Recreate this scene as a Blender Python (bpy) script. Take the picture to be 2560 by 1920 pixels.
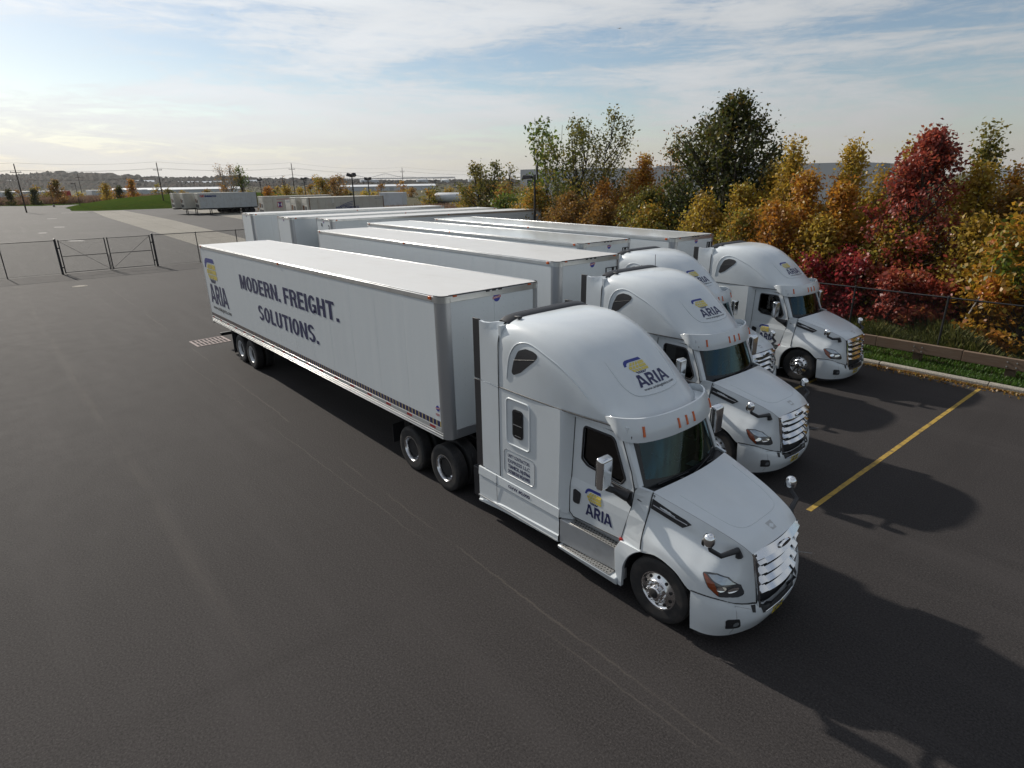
import bpy, bmesh, math, random
import numpy as np
from mathutils import Vector, Matrix
from mathutils.bvhtree import BVHTree

for o in list(bpy.data.objects):
    bpy.data.objects.remove(o)
S = bpy.context.scene
COL = S.collection
R = math.radians
rng = np.random.default_rng(11)
random.seed(11)

# ------------------------------------------------------------------ camera
CAMP = Vector((9.094, -7.474, 6.249))
YAW, PITCH, ROLL = 2.427, -0.333, -0.013
cd = bpy.data.cameras.new('camera'); cam = bpy.data.objects.new('camera', cd); COL.objects.link(cam)
f_ = Vector((math.cos(YAW)*math.cos(PITCH), math.sin(YAW)*math.cos(PITCH), math.sin(PITCH)))
r_ = Vector((math.sin(YAW), -math.cos(YAW), 0)); u_ = r_.cross(f_)
r2 = r_*math.cos(ROLL)+u_*math.sin(ROLL); u2 = -r_*math.sin(ROLL)+u_*math.cos(ROLL)
M = Matrix((r2, u2, -f_)).transposed().to_4x4(); M.translation = CAMP
cam.matrix_world = M
cd.sensor_fit = 'HORIZONTAL'; cd.sensor_width = 36; cd.lens = 36*1478.64/2560
cd.clip_start = .1; cd.clip_end = 20000
S.camera = cam
S.view_settings.view_transform = 'Standard'; S.view_settings.look = 'None'
S.view_settings.gamma = 1; S.view_settings.use_curve_mapping = False
S.view_settings.exposure = 0.30
S.cycles.max_bounces = 6; S.cycles.transparent_max_bounces = 16
S.cycles.caustics_reflective = False; S.cycles.caustics_refractive = False
try: S.cycles.use_denoising = True
except Exception: pass

# ------------------------------------------------------------------ sun + sky
SUN_EL, SUN_AZ = R(31), R(186)                    # azimuth of the sun, from +x towards +y
SD = Vector((math.cos(SUN_AZ)*math.cos(SUN_EL), math.sin(SUN_AZ)*math.cos(SUN_EL), math.sin(SUN_EL)))
sl = bpy.data.lights.new('sun', 'SUN'); sl.energy = 3.7; sl.angle = R(1.0); sl.color = (1, .93, .83)
so = bpy.data.objects.new('sun', sl); COL.objects.link(so)
so.rotation_euler = SD.to_track_quat('Z', 'Y').to_euler(); so.location = (0, 0, 60)

W = bpy.data.worlds.new('World'); S.world = W; W.use_nodes = True
nt = W.node_tree; nt.nodes.clear()
def N(tree, typ, **kw):
    n = tree.nodes.new(typ)
    for k, v in kw.items():
        if k.startswith('i_'):
            key = k[2:]; key = int(key) if key.isdigit() else key
            n.inputs[key].default_value = v
        else: setattr(n, k, v)
    return n
def math_(tree, op, a, b=None, clamp=False):
    n = tree.nodes.new('ShaderNodeMath'); n.operation = op; n.use_clamp = clamp
    for i, v in enumerate((a, b)):
        if v is None: continue
        if isinstance(v, (int, float)): n.inputs[i].default_value = v
        else: tree.links.new(v, n.inputs[i])
    return n.outputs[0]
def ramp(tree, fac, stops, interp='LINEAR'):
    n = tree.nodes.new('ShaderNodeValToRGB'); n.color_ramp.interpolation = interp
    e = n.color_ramp.elements
    while len(e) < len(stops): e.new(.5)
    for i, (p, c) in enumerate(stops):
        e[i].position = p; e[i].color = (*c, 1) if len(c) == 3 else c
    tree.links.new(fac, n.inputs[0]); return n.outputs[0]
def mixc(tree, fac, a, b, mode='MIX'):
    n = tree.nodes.new('ShaderNodeMix'); n.data_type = 'RGBA'; n.blend_type = mode
    for s, v in ((n.inputs[0], fac), (n.inputs[6], a), (n.inputs[7], b)):
        if isinstance(v, (int, float)): s.default_value = v
        elif isinstance(v, tuple): s.default_value = (*v, 1) if len(v) == 3 else v
        else: tree.links.new(v, s)
    return n.outputs[2]
def noise(tree, vec, scale, detail=4, rough=.5, dist=0.0):
    n = tree.nodes.new('ShaderNodeTexNoise'); n.inputs['Scale'].default_value = scale
    n.inputs['Detail'].default_value = detail; n.inputs['Roughness'].default_value = rough
    n.inputs['Distortion'].default_value = dist
    if vec is not None: tree.links.new(vec, n.inputs['Vector'])
    return n.outputs['Fac']
def mapping(tree, vec, scale=(1, 1, 1), rot=(0, 0, 0), loc=(0, 0, 0)):
    n = tree.nodes.new('ShaderNodeMapping'); n.inputs['Scale'].default_value = scale
    n.inputs['Rotation'].default_value = rot; n.inputs['Location'].default_value = loc
    tree.links.new(vec, n.inputs['Vector']); return n.outputs[0]

sky = N(nt, 'ShaderNodeTexSky', sky_type='NISHITA', sun_disc=False, sun_elevation=SUN_EL,
        sun_rotation=R(90)-SUN_AZ, altitude=20, air_density=1.0, dust_density=0.45, ozone_density=1.0)
SKX, SKY_, SKZ = 6.85, -2.8, 3.5
tc = N(nt, 'ShaderNodeTexCoord'); DIR = tc.outputs['Generated']
sep = N(nt, 'ShaderNodeSeparateXYZ'); nt.links.new(DIR, sep.inputs[0])
zc = math_(nt, 'MAXIMUM', sep.outputs[2], 0.0)
# thin high cloud in drawn-out banks; the layer is seen edge-on, so it is stretched sideways
v1 = mapping(nt, DIR, scale=(1.5, 1.5, 9.0), rot=(R(3), R(-4), R(20)), loc=(SKX, SKY_, SKZ))
n1 = noise(nt, v1, 1.35, 7, .56, .55)
v2 = mapping(nt, DIR, scale=(3.2, 3.2, 26), rot=(R(5), R(-7), 0), loc=(1.3, .2, 0))
n2 = noise(nt, v2, 2.0, 9, .66, 1.2)
v3 = mapping(nt, DIR, scale=(6, 6, 26), rot=(R(-9), R(6), R(40)), loc=(7.3, 1.2, 3))
n3 = noise(nt, v3, 2.6, 8, .7, 1.5)
dens = math_(nt, 'ADD', math_(nt, 'ADD', math_(nt, 'MULTIPLY', n1, .56), math_(nt, 'MULTIPLY', n2, .28)), math_(nt, 'MULTIPLY', n3, .16))
gap = ramp(nt, zc, [(.03, (0, 0, 0)), (.13, (1,)*3), (.19, (.8,)*3), (.27, (.02,)*3), (.45, (.55,)*3), (.8, (.75,)*3)], 'B_SPLINE')
dens = math_(nt, 'SUBTRACT', dens, math_(nt, 'MULTIPLY', gap, .075))
cov = ramp(nt, dens, [(.375, (.0,)*3), (.43, (.38,)*3), (.48, (.84,)*3), (.55, (1,)*3)], 'B_SPLINE')
hz = ramp(nt, zc, [(.0, (1,)*3), (.03, (.92,)*3), (.075, (.30,)*3), (.12, (0, 0, 0))], 'B_SPLINE')
cov2 = math_(nt, 'MAXIMUM', cov, math_(nt, 'MULTIPLY', hz, .95), clamp=True)
# thin cloud scatters forward: brighter about the sun
dt = N(nt, 'ShaderNodeVectorMath', operation='DOT_PRODUCT'); nt.links.new(DIR, dt.inputs[0]); dt.inputs[1].default_value = SD
g = math_(nt, 'MULTIPLY_ADD', dt.outputs['Value'], .5); g.node.inputs[2].default_value = .5
g1 = math_(nt, 'POWER', g, 3.0); g2 = math_(nt, 'POWER', g, 14.0)
lum = math_(nt, 'ADD', math_(nt, 'ADD', math_(nt, 'MULTIPLY', g1, 4.0), math_(nt, 'MULTIPLY', g2, 1.6)), 3.7)
lum = math_(nt, 'MULTIPLY', lum, math_(nt, 'ADD', math_(nt, 'MULTIPLY', n1, .5), .76))
ccol = mixc(nt, hz, (.93, .965, 1.0), (.87, .835, .775))
lumc = N(nt, 'ShaderNodeVectorMath', operation='SCALE'); nt.links.new(ccol, lumc.inputs[0]); nt.links.new(lum, lumc.inputs['Scale'])
skc = N(nt, 'ShaderNodeVectorMath', operation='SCALE'); nt.links.new(sky.outputs[0], skc.inputs[0]); skc.inputs['Scale'].default_value = .78
tot = mixc(nt, cov2, skc.outputs[0], lumc.outputs[0])
bg = N(nt, 'ShaderNodeBackground'); bg.inputs['Strength'].default_value = .095
nt.links.new(tot, bg.inputs[0])
wo = N(nt, 'ShaderNodeOutputWorld'); nt.links.new(bg.outputs[0], wo.inputs[0])

# ------------------------------------------------------------------ materials
MATS = {}
def pmat(name, col, rough=.5, metal=0., spec=.5, coat=0., var=0., vscale=4., bump=0., bscale=60., stretch=(1, 1, 1), dirt=None, dscale=1.2, damt=.4):
    if name in MATS: return MATS[name]
    m = bpy.data.materials.new(name); m.use_nodes = True; t = m.node_tree
    b = t.nodes['Principled BSDF']
    b.inputs['Roughness'].default_value = rough; b.inputs['Metallic'].default_value = metal
    b.inputs['Specular IOR Level'].default_value = spec
    if coat: b.inputs['Coat Weight'].default_value = coat; b.inputs['Coat Roughness'].default_value = .05
    c = None
    co = N(t, 'ShaderNodeTexCoord').outputs['Object']
    if var:
        n = noise(t, mapping(t, co, stretch), vscale, 5, .6)
        c = mixc(t, n, tuple(x*(1-var) for x in col), tuple(min(1, x*(1+var)) for x in col))
    if dirt:
        n = noise(t, mapping(t, co, stretch), dscale, 7, .65)
        k = ramp(t, n, [(.48, (0, 0, 0)), (.72, (damt,)*3)])
        c = mixc(t, k, c if c is not None else col, dirt)
    if c is None: b.inputs['Base Color'].default_value = (*col, 1)
    else: t.links.new(c, b.inputs['Base Color'])
    if bump:
        n = noise(t, mapping(t, co, stretch), bscale, 3, .5)
        bn = N(t, 'ShaderNodeBump'); bn.inputs['Strength'].default_value = bump; bn.inputs['Distance'].default_value = .01
        t.links.new(n, bn.inputs['Height']); t.links.new(bn.outputs[0], b.inputs['Normal'])
    MATS[name] = m; return m
def glassmat(name, tint, rough=.02, refl=1.0):
    if name in MATS: return MATS[name]
    m = bpy.data.materials.new(name); m.use_nodes = True; t = m.node_tree; t.nodes.clear()
    tr = N(t, 'ShaderNodeBsdfTransparent'); tr.inputs[0].default_value = (*tint, 1)
    gl = N(t, 'ShaderNodeBsdfGlossy'); gl.inputs['Roughness'].default_value = rough; gl.inputs[0].default_value = ((refl,)*3 if not hasattr(refl, '__len__') else tuple(refl))+(1,)
    fr = N(t, 'ShaderNodeFresnel'); fr.inputs[0].default_value = 1.5
    mx = N(t, 'ShaderNodeMixShader'); ad = math_(t, 'ADD', math_(t, 'MULTIPLY', fr.outputs[0], 1.1), .02)
    t.links.new(ad, mx.inputs[0]); t.links.new(tr.outputs[0], mx.inputs[1]); t.links.new(gl.outputs[0], mx.inputs[2])
    o = N(t, 'ShaderNodeOutputMaterial'); t.links.new(mx.outputs[0], o.inputs[0]); MATS[name] = m; return m

WHITE = pmat('white_paint', (.63, .67, .695), .30, coat=.5, var=.02, vscale=2, dirt=(.45, .43, .40), dscale=3.0, damt=.10, bump=.015, bscale=9)
SILVER = pmat('silver_grey_paint', (.46, .47, .48), .38, metal=.25, dirt=(.25, .23, .21), dscale=4, damt=.3)
STEEL = pmat('step_steel', (.40, .40, .39), .45, metal=.7, dirt=(.2, .18, .16), dscale=7, damt=.4)
BLACK = pmat('black_plastic', (.022, .022, .025), .5, var=.15, vscale=9)
RUBBER = pmat('rubber', (.018, .018, .019), .75, bump=.2, bscale=40, dirt=(.06, .05, .045), dscale=5, damt=.6)
CHASS = pmat('chassis_black', (.012, .012, .013), .7, dirt=(.05, .045, .04), dscale=6, damt=.5)
CHROME = pmat('chrome', (.88, .89, .90), .12, metal=1)
ALU = pmat('polished_aluminium', (.74, .74, .75), .22, metal=1, dirt=(.2, .18, .16), dscale=9, damt=.35)
RIMW = pmat('white_rim_paint', (.72, .74, .76), .35, dirt=(.3, .28, .25), dscale=6, damt=.3)
RAIL = pmat('mill_aluminium', (.66, .67, .67), .33, metal=.85, var=.10, vscale=6, dirt=(.35, .33, .30), dscale=3, damt=.35)
POST = pmat('corner_aluminium', (.45, .46, .48), .42, metal=.8, var=.06, vscale=3, stretch=(1, 1, .15))
AMBER = pmat('amber_lens', (.55, .10, .01), .2, coat=.6)
REDL = pmat('red_lens', (.36, .02, .015), .25, coat=.5)
NAVY = pmat('navy_vinyl', (.018, .022, .085), .4)
BLUE = pmat('blue_vinyl', (.022, .035, .23), .4)
YELV = pmat('yellow_vinyl', (.62, .50, .10), .4)
DARKV = pmat('dark_vinyl', (.03, .035, .05), .4)
GLASSW = glassmat('windscreen_glass', (.15, .29, .31), .02, (.62, .88, .95))
GLASSD = glassmat('tinted_glass', (.06, .07, .075))
INTER = pmat('cab_interior', (.02, .021, .024), .8)
PAPER = pmat('paper', (.65, .80, .76), .7, var=.2, vscale=30)

# ------------------------------------------------------------------ mesh helpers
class MB:
    def __init__(s): s.v = []; s.f = []; s.m = []
    def add(s, vs, fs, mi=0):
        o = len(s.v); s.v.extend([tuple(map(float, p)) for p in vs])
        s.f.extend([tuple(i+o for i in f) for f in fs]); s.m.extend([mi]*len(fs)); return s
    def box(s, x0, x1, y0, y1, z0, z1, mi=0):
        v = [(x0, y0, z0), (x1, y0, z0), (x1, y1, z0), (x0, y1, z0), (x0, y0, z1), (x1, y0, z1), (x1, y1, z1), (x0, y1, z1)]
        return s.add(v, [(0, 3, 2, 1), (4, 5, 6, 7), (0, 1, 5, 4), (1, 2, 6, 5), (2, 3, 7, 6), (3, 0, 4, 7)], mi)
    def hexa(s, b, t, mi=0):
        return s.add(list(b)+list(t), [(0, 3, 2, 1), (4, 5, 6, 7), (0, 1, 5, 4), (1, 2, 6, 5), (2, 3, 7, 6), (3, 0, 4, 7)], mi)
    def tube(s, pts, r, n=8, mi=0, cap=True):
        P = [Vector(p) for p in pts]; k = len(P); rs = r if hasattr(r, '__len__') else [r]*k
        vs = []; up = None
        for i, p in enumerate(P):
            d = (P[min(i+1, k-1)]-P[max(i-1, 0)]).normalized()
            a = Vector((0, 0, 1)) if abs(d.z) < .9 else Vector((1, 0, 0))
            if up is not None: a = up
            e1 = (a-d*a.dot(d)).normalized(); e2 = d.cross(e1); up = e1
            for j in range(n):
                t = 2*math.pi*j/n; vs.append(p+(e1*math.cos(t)+e2*math.sin(t))*rs[i])
        fs = [(i*n+j, i*n+(j+1) % n, (i+1)*n+(j+1) % n, (i+1)*n+j) for i in range(k-1) for j in range(n)]
        if cap: fs += [tuple(range(n))[::-1], tuple((k-1)*n+j for j in range(n))]
        return s.add(vs, fs, mi)
    def lathe(s, prof, c, axis='y', n=32, mi=0, a0=0, a1=2*math.pi):
        vs = []; full = abs(a1-a0-2*math.pi) < 1e-6; m = n if full else n+1
        for (r, h) in prof:
            for j in range(m):
                t = a0+(a1-a0)*j/n; a, b = r*math.cos(t), r*math.sin(t)
                if axis == 'y': vs.append((c[0]+a, c[1]+h, c[2]+b))
                elif axis == 'z': vs.append((c[0]+a, c[1]+b, c[2]+h))
                else: vs.append((c[0]+h, c[1]+a, c[2]+b))
        k = len(prof); fs = []
        for i in range(k-1):
            for j in range(n):
                j2 = (j+1) % m
                q = (i*m+j, i*m+j2, (i+1)*m+j2, (i+1)*m+j)
                fs.append(q[::-1] if axis != 'z' else q)
        return s.add(vs, fs, mi)
    def grid(s, G, mi=0, flip=False):
        nu, nv = len(G), len(G[0]); vs = [p for row in G for p in row]
        fs = []
        for i in range(nu-1):
            for j in range(nv-1):
                q = (i*nv+j, i*nv+j+1, (i+1)*nv+j+1, (i+1)*nv+j); fs.append(q[::-1] if flip else q)
        return s.add(vs, fs, mi)
    def prism(s, out, mapf, d0, d1, mi=0, holes=()):
        """2-D outline (with holes) -> plate between mapf(u,v,d0) and mapf(u,v,d1)"""
        bm = bmesh.new()
        for loop in (out, *holes):
            vv = [bm.verts.new((p[0], p[1], 0)) for p in loop]
            for i in range(len(vv)): bm.edges.new((vv[i], vv[(i+1) % len(vv)]))
        bmesh.ops.triangle_fill(bm, use_beauty=True, use_dissolve=False, edges=bm.edges[:])
        bm.verts.index_update(); pts = [(v.co.x, v.co.y) for v in bm.verts]
        tri = []
        for f in bm.faces:
            ids = [v.index for v in f.verts]
            a, b, c = (pts[i] for i in ids[:3])
            if (b[0]-a[0])*(c[1]-a[1])-(b[1]-a[1])*(c[0]-a[0]) < 0: ids = ids[::-1]
            tri.append(tuple(ids))
        bd = [tuple(v.index for v in e.verts) for e in bm.edges if len(e.link_faces) == 1]
        bm.free(); n = len(pts)
        vs = [mapf(u, v, d1) for u, v in pts]+[mapf(u, v, d0) for u, v in pts]
        fs = list(tri)+[tuple(i+n for i in t[::-1]) for t in tri]
        for a, b in bd: fs.append((a, b, b+n, a+n))
        return s.add(vs, fs, mi)
    def build(s, name, mats, parent=None, smooth=None, bevel=0., seg=2, loc=None, recalc=False, mirror=False):
        if mirror:
            n = len(s.v); s.v += [(x, -y, z) for x, y, z in s.v]
            s.f += [tuple(i+n for i in f[::-1]) for f in s.f]; s.m += s.m
        me = bpy.data.meshes.new(name); me.from_pydata(s.v, [], s.f)
        ml = mats if isinstance(mats, (list, tuple)) else [mats]
        for m in ml: me.materials.append(m)
        if len(ml) > 1: me.polygons.foreach_set('material_index', s.m)
        me.validate()
        if recalc:
            bm = bmesh.new(); bm.from_mesh(me); bmesh.ops.remove_doubles(bm, verts=bm.verts[:], dist=1e-5)
            bmesh.ops.recalc_face_normals(bm, faces=bm.faces[:]); bm.to_mesh(me); bm.free()
        if smooth is not None:
            me.polygons.foreach_set('use_smooth', [True]*len(me.polygons)); me.set_sharp_from_angle(angle=R(smooth))
        me.update()
        o = bpy.data.objects.new(name, me); COL.objects.link(o)
        if parent is not None: o.parent = parent
        if loc is not None: o.location = loc
        if bevel:
            b = o.modifiers.new('bevel', 'BEVEL'); b.width = bevel; b.segments = seg; b.limit_method = 'ANGLE'; b.angle_limit = R(40)
            b.harden_normals = False
            if smooth is None:
                me.polygons.foreach_set('use_smooth', [True]*len(me.polygons)); me.set_sharp_from_angle(angle=R(30))
        return o

def thing(name, loc=(0, 0, 0), rz=0, label=None, cat=None, group=None):
    o = bpy.data.objects.new(name, None); o.empty_display_size = .3; COL.objects.link(o)
    o.location = loc; o.rotation_euler = (0, 0, rz); tag(o, label, cat, group); return o
def tag(o, label=None, cat=None, group=None, kind=None):
    if label: o['label'] = label
    if cat: o['category'] = cat
    if group: o['group'] = group
    if kind: o['kind'] = kind
    return o
KIDS = {}
def kids(o): return list(o.children)
def copy_tree(o, parent=None):
    c = o.copy(); COL.objects.link(c)
    if parent is not None: c.parent = parent; c.matrix_parent_inverse = o.matrix_parent_inverse
    for ch in kids(o): copy_tree(ch, c)
    return c
def rpoly(pts, r, seg=5):
    """polygon with rounded corners; r scalar or per corner"""
    out = []; n = len(pts); rs = r if hasattr(r, '__len__') else [r]*n
    for i in range(n):
        p0, p, p1 = (Vector(pts[(i+k) % n]) for k in (-1, 0, 1)); rr = rs[i]
        if rr <= 0: out.append(tuple(p)); continue
        a = (p0-p); b = (p1-p); la, lb = a.length, b.length; a.normalize(); b.normalize()
        ang = a.angle(b); t = min(rr/math.tan(ang/2), la*.49, lb*.49); rr = t*math.tan(ang/2)
        c = p+(a+b).normalized()*(rr/math.sin(ang/2))
        s0 = p+a*t-c; s1 = p+b*t-c
        a0 = math.atan2(s0.y, s0.x); da = math.atan2(s1.y, s1.x)-a0
        while da > math.pi: da -= 2*math.pi
        while da < -math.pi: da += 2*math.pi
        for k in range(seg+1):
            q = a0+da*k/seg; out.append((c.x+rr*math.cos(q), c.y+rr*math.sin(q)))
    return out
def cr(P, n):
    """Catmull-Rom through the rows of P (k,...) -> n rows"""
    P = np.asarray(P, float); k = len(P); E = np.concatenate([[2*P[0]-P[1]], P, [2*P[-1]-P[-2]]])
    out = []
    for t in np.linspace(0, k-1-1e-9, n):
        i = int(t); u = t-i; a, b, c, d = E[i], E[i+1], E[i+2], E[i+3]
        out.append(.5*((2*b)+(c-a)*u+(2*a-5*b+4*c-d)*u*u+(-a+3*b-3*c+d)*u**3))
    return np.array(out)
def patch(ctrl, nu, nv):
    A = cr(np.asarray(ctrl, float), nu); return np.stack([cr(A[i], nv) for i in range(nu)])

_fc = {}
def text2d(s, bold=0., wx=1., shear=0., space=1.):
    """outline lettering -> flat 2-D mesh; cap height 1, left edge at 0"""
    k = (s, bold, wx, shear, space)
    if k in _fc: return _fc[k]
    c = bpy.data.curves.new('t', 'FONT'); c.body = s; c.size = 1; c.offset = bold; c.resolution_u = 3; c.space_character = space; c.shear = shear
    o = bpy.data.objects.new('t', c); COL.objects.link(o)
    bpy.context.view_layer.update()
    me = bpy.data.meshes.new_from_object(o.evaluated_get(bpy.context.evaluated_depsgraph_get()))
    v = np.array([p.co[:2] for p in me.vertices]); f = [tuple(p.vertices) for p in me.polygons]
    bpy.data.objects.remove(o); bpy.data.curves.remove(c); bpy.data.meshes.remove(me)
    v[:, 0] -= v[:, 0].min(); cap = .729; v[:, 1] /= cap; v[:, 0] *= wx/cap
    _fc[k] = (v, f); return _fc[k]
def add_text(mb, s, box, mapf, d, mi=0, bold=.0, shear=0., space=1., fit_h=True):
    """fit text s in box (u0,u1,v0,v1): baseline v0, cap height v1-v0, stretched to the width"""
    v, f = text2d(s, bold, 1., shear, space); w = v[:, 0].max()
    u0, u1, v0, v1 = box
    P = [mapf(u0+(u1-u0)*p[0]/w, v0+(v1-v0)*p[1], d) for p in v]
    mb.add(P, f, mi)
GLY = {'A': [[(0, 0), (.23, 0), (.36, .36), (.36, 1), (.26, 1), (.22, .86), (.235, .7)], [(.36, 1), (.56, 1), (1, 0), (.76, 0), (.44, .74), (.36, .66)], [(.30, .20), (.67, .20), (.60, .36), (.36, .36)]],
       'R': [[(0, 0), (.27, 0), (.27, 1), (0, 1)], [(.27, .78), (.55, .78), (.66, .70), (.66, .62), (.92, .62), (.92, .78), (.82, .93), (.62, 1), (.27, 1)],
             [(.27, .36), (.62, .36), (.82, .44), (.92, .62), (.66, .62), (.66, .60), (.56, .55), (.27, .55)], [(.40, .36), (.68, 0), (1, 0), (.70, .40), (.6, .36)]],
       'I': [[(0, 0), (1, 0), (1, 1), (0, 1)]]}
def _arc(cx, cy, rx, ry, a0, a1, tx, ty, n=10):
    A = [R(a0+(a1-a0)*i/n) for i in range(n+1)]; P = []
    for a, b in zip(A[:-1], A[1:]):
        P.append([(cx+rx*math.cos(a), cy+ry*math.sin(a)), (cx+rx*math.cos(b), cy+ry*math.sin(b)), (cx+(rx-tx)*math.cos(b), cy+(ry-ty)*math.sin(b)), (cx+(rx-tx)*math.cos(a), cy+(ry-ty)*math.sin(a))])
    return P
def _r(x0, x1, y0, y1): return [(x0, y0), (x1, y0), (x1, y1), (x0, y1)]
_w, _s, _t = .56, .19, .17          # letter width, upright and crossbar weight of a heavy condensed grotesque
HEAVY = {
 'M': (.70, [_r(0, .18, 0, 1), _r(.52, .70, 0, 1), [(.18, 1), (.18, .62), (.28, .05), (.35, .05), (.35, .38), (.235, 1)], [(.52, 1), (.52, .62), (.42, .05), (.35, .05), (.35, .38), (.465, 1)]]),
 'O': (.58, _arc(.29, .5, .29, .51, 0, 360, _s, .15, 28)),
 'D': (.57, [_r(0, _s, 0, 1), _r(_s, .30, 0, _t), _r(_s, .30, 1-_t, 1)]+_arc(.30, .5, .27, .5, -90, 90, _s, _t, 16)),
 'E': (.49, [_r(0, _s, 0, 1), _r(_s, .49, 0, _t), _r(_s, .49, 1-_t, 1), _r(_s, .46, .425, .585)]),
 'F': (.47, [_r(0, _s, 0, 1), _r(_s, .47, 1-_t, 1), _r(_s, .44, .40, .56)]),
 'R': (.57, [_r(0, _s, 0, 1), _r(_s, .31, 1-.15, 1), _r(_s, .31, .42, .57)]+_arc(.31, .71, .25, .29, -90, 90, _s, .15, 12)+[[(.30, .46), (.47, .50), (.58, 0), (.385, 0)]]),
 'N': (.60, [_r(0, .18, 0, 1), _r(.42, .60, 0, 1), [(.18, 1), (.18, .66), (.42, 0), (.42, .34)]]),
 'I': (.19, [_r(0, .19, 0, 1)]),
 'G': (.58, _arc(.29, .5, .29, .51, 38, 318, _s, .15, 22)+[_r(.30, .58, .38, .53), _r(.41, .58, .06, .40)]),
 'H': (.57, [_r(0, _s, 0, 1), _r(.57-_s, .57, 0, 1), _r(_s, .57-_s, .43, .59)]),
 'T': (.55, [_r(0, .55, 1-_t, 1), _r(.18, .37, 0, 1-_t)]),
 'S': (.54, _arc(.27, .735, .265, .275, 20, 270, _s, .15, 16)+_arc(.27, .275, .27, .285, 90, -160, _s, .15, 16)),
 'L': (.47, [_r(0, _s, 0, 1), _r(_s, .47, 0, _t)]),
 'U': (.57, [_r(0, _s, .3, 1), _r(.57-_s, .57, .3, 1)]+_arc(.285, .3, .285, .31, 180, 360, _s, .15, 14)),
 '.': (.19, [_r(0, .19, 0, .19)]), ' ': (.16, [])}
def add_heavy(mb, s, box, mapf, mi=0, gap=.075):
    W_ = sum(HEAVY[c][0] for c in s)+gap*(len(s)-1); u0, u1, v0, v1 = box; k = (u1-u0)/W_; x = 0
    for c in s:
        for P in HEAVY[c][1]: mb.add([mapf(u0+k*(x+p[0]), v0+(v1-v0)*p[1], 0) for p in P], [tuple(range(len(P)))], mi)
        x += HEAVY[c][0]+gap
LOGO = []   # (material index, polygon) in logo units: ARIA word is 1 wide, letters .42 high
def _logo():
    n, b, y = 0, 1, 2
    top = [(-.05, .76), (-.035, .86), (.0, .925), (.06, .965), (.14, .975), (.50, .975), (.535, .885), (.15, .885), (.08, .87), (.035, .83), (.01, .77)]
    LOGO.append((b, top))
    for (v0, v1, ul0, ul1, ur0, ur1) in ((.755, .855, .075, .15, .552, .558), (.645, .735, .035, .045, .562, .567), (.54, .625, .115, .06, .572, .577)):
        cuts = [0, .19, .37, .56, 1.0]
        for i in range(4):
            g0, g1 = (.011 if i else 0), (.011 if i < 3 else 0)
            L = lambda c, l, r: l+(r-l)*c
            LOGO.append((y, [(L(cuts[i], ul0, ur0)+g0, v0), (L(cuts[i+1], ul0, ur0)-g1, v0), (L(cuts[i+1], ul1, ur1)-g1, v1), (L(cuts[i], ul1, ur1)+g0, v1)]))
    
    for i, (a, c) in enumerate(((.13, .20), (.205, .25), (.275, .295), (.345, .335), (.42, .375))):
        LOGO.append((n, [(c, .455), (c+.03, .455), (a+.045, .53), (a, .53)]))
_logo()
def add_logo(mb, mapf, d, url=True, mis=(0, 1, 2, 3)):
    """mapf(u,v,d): u along the word, v up, both in units of the word's width"""
    for mi, P in LOGO:
        mb.add([mapf(p[0], p[1], d) for p in P], [tuple(range(len(P)))], mis[mi])
    for u0, w, kind in ((0, .31, 'A'), (.325, .245, 'R'), (.60, .072, 'I'), (.69, .31, 'A')):
        for P in GLY[kind]: mb.add([mapf(u0+w*p[0], .42*p[1], d) for p in P], [tuple(range(len(P)))], mis[0])
    if url: add_text(mb, 'www.arialogistics.com', (.05, 1.06, -.13, -.045), mapf, d, mis[3], bold=.012)
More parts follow.
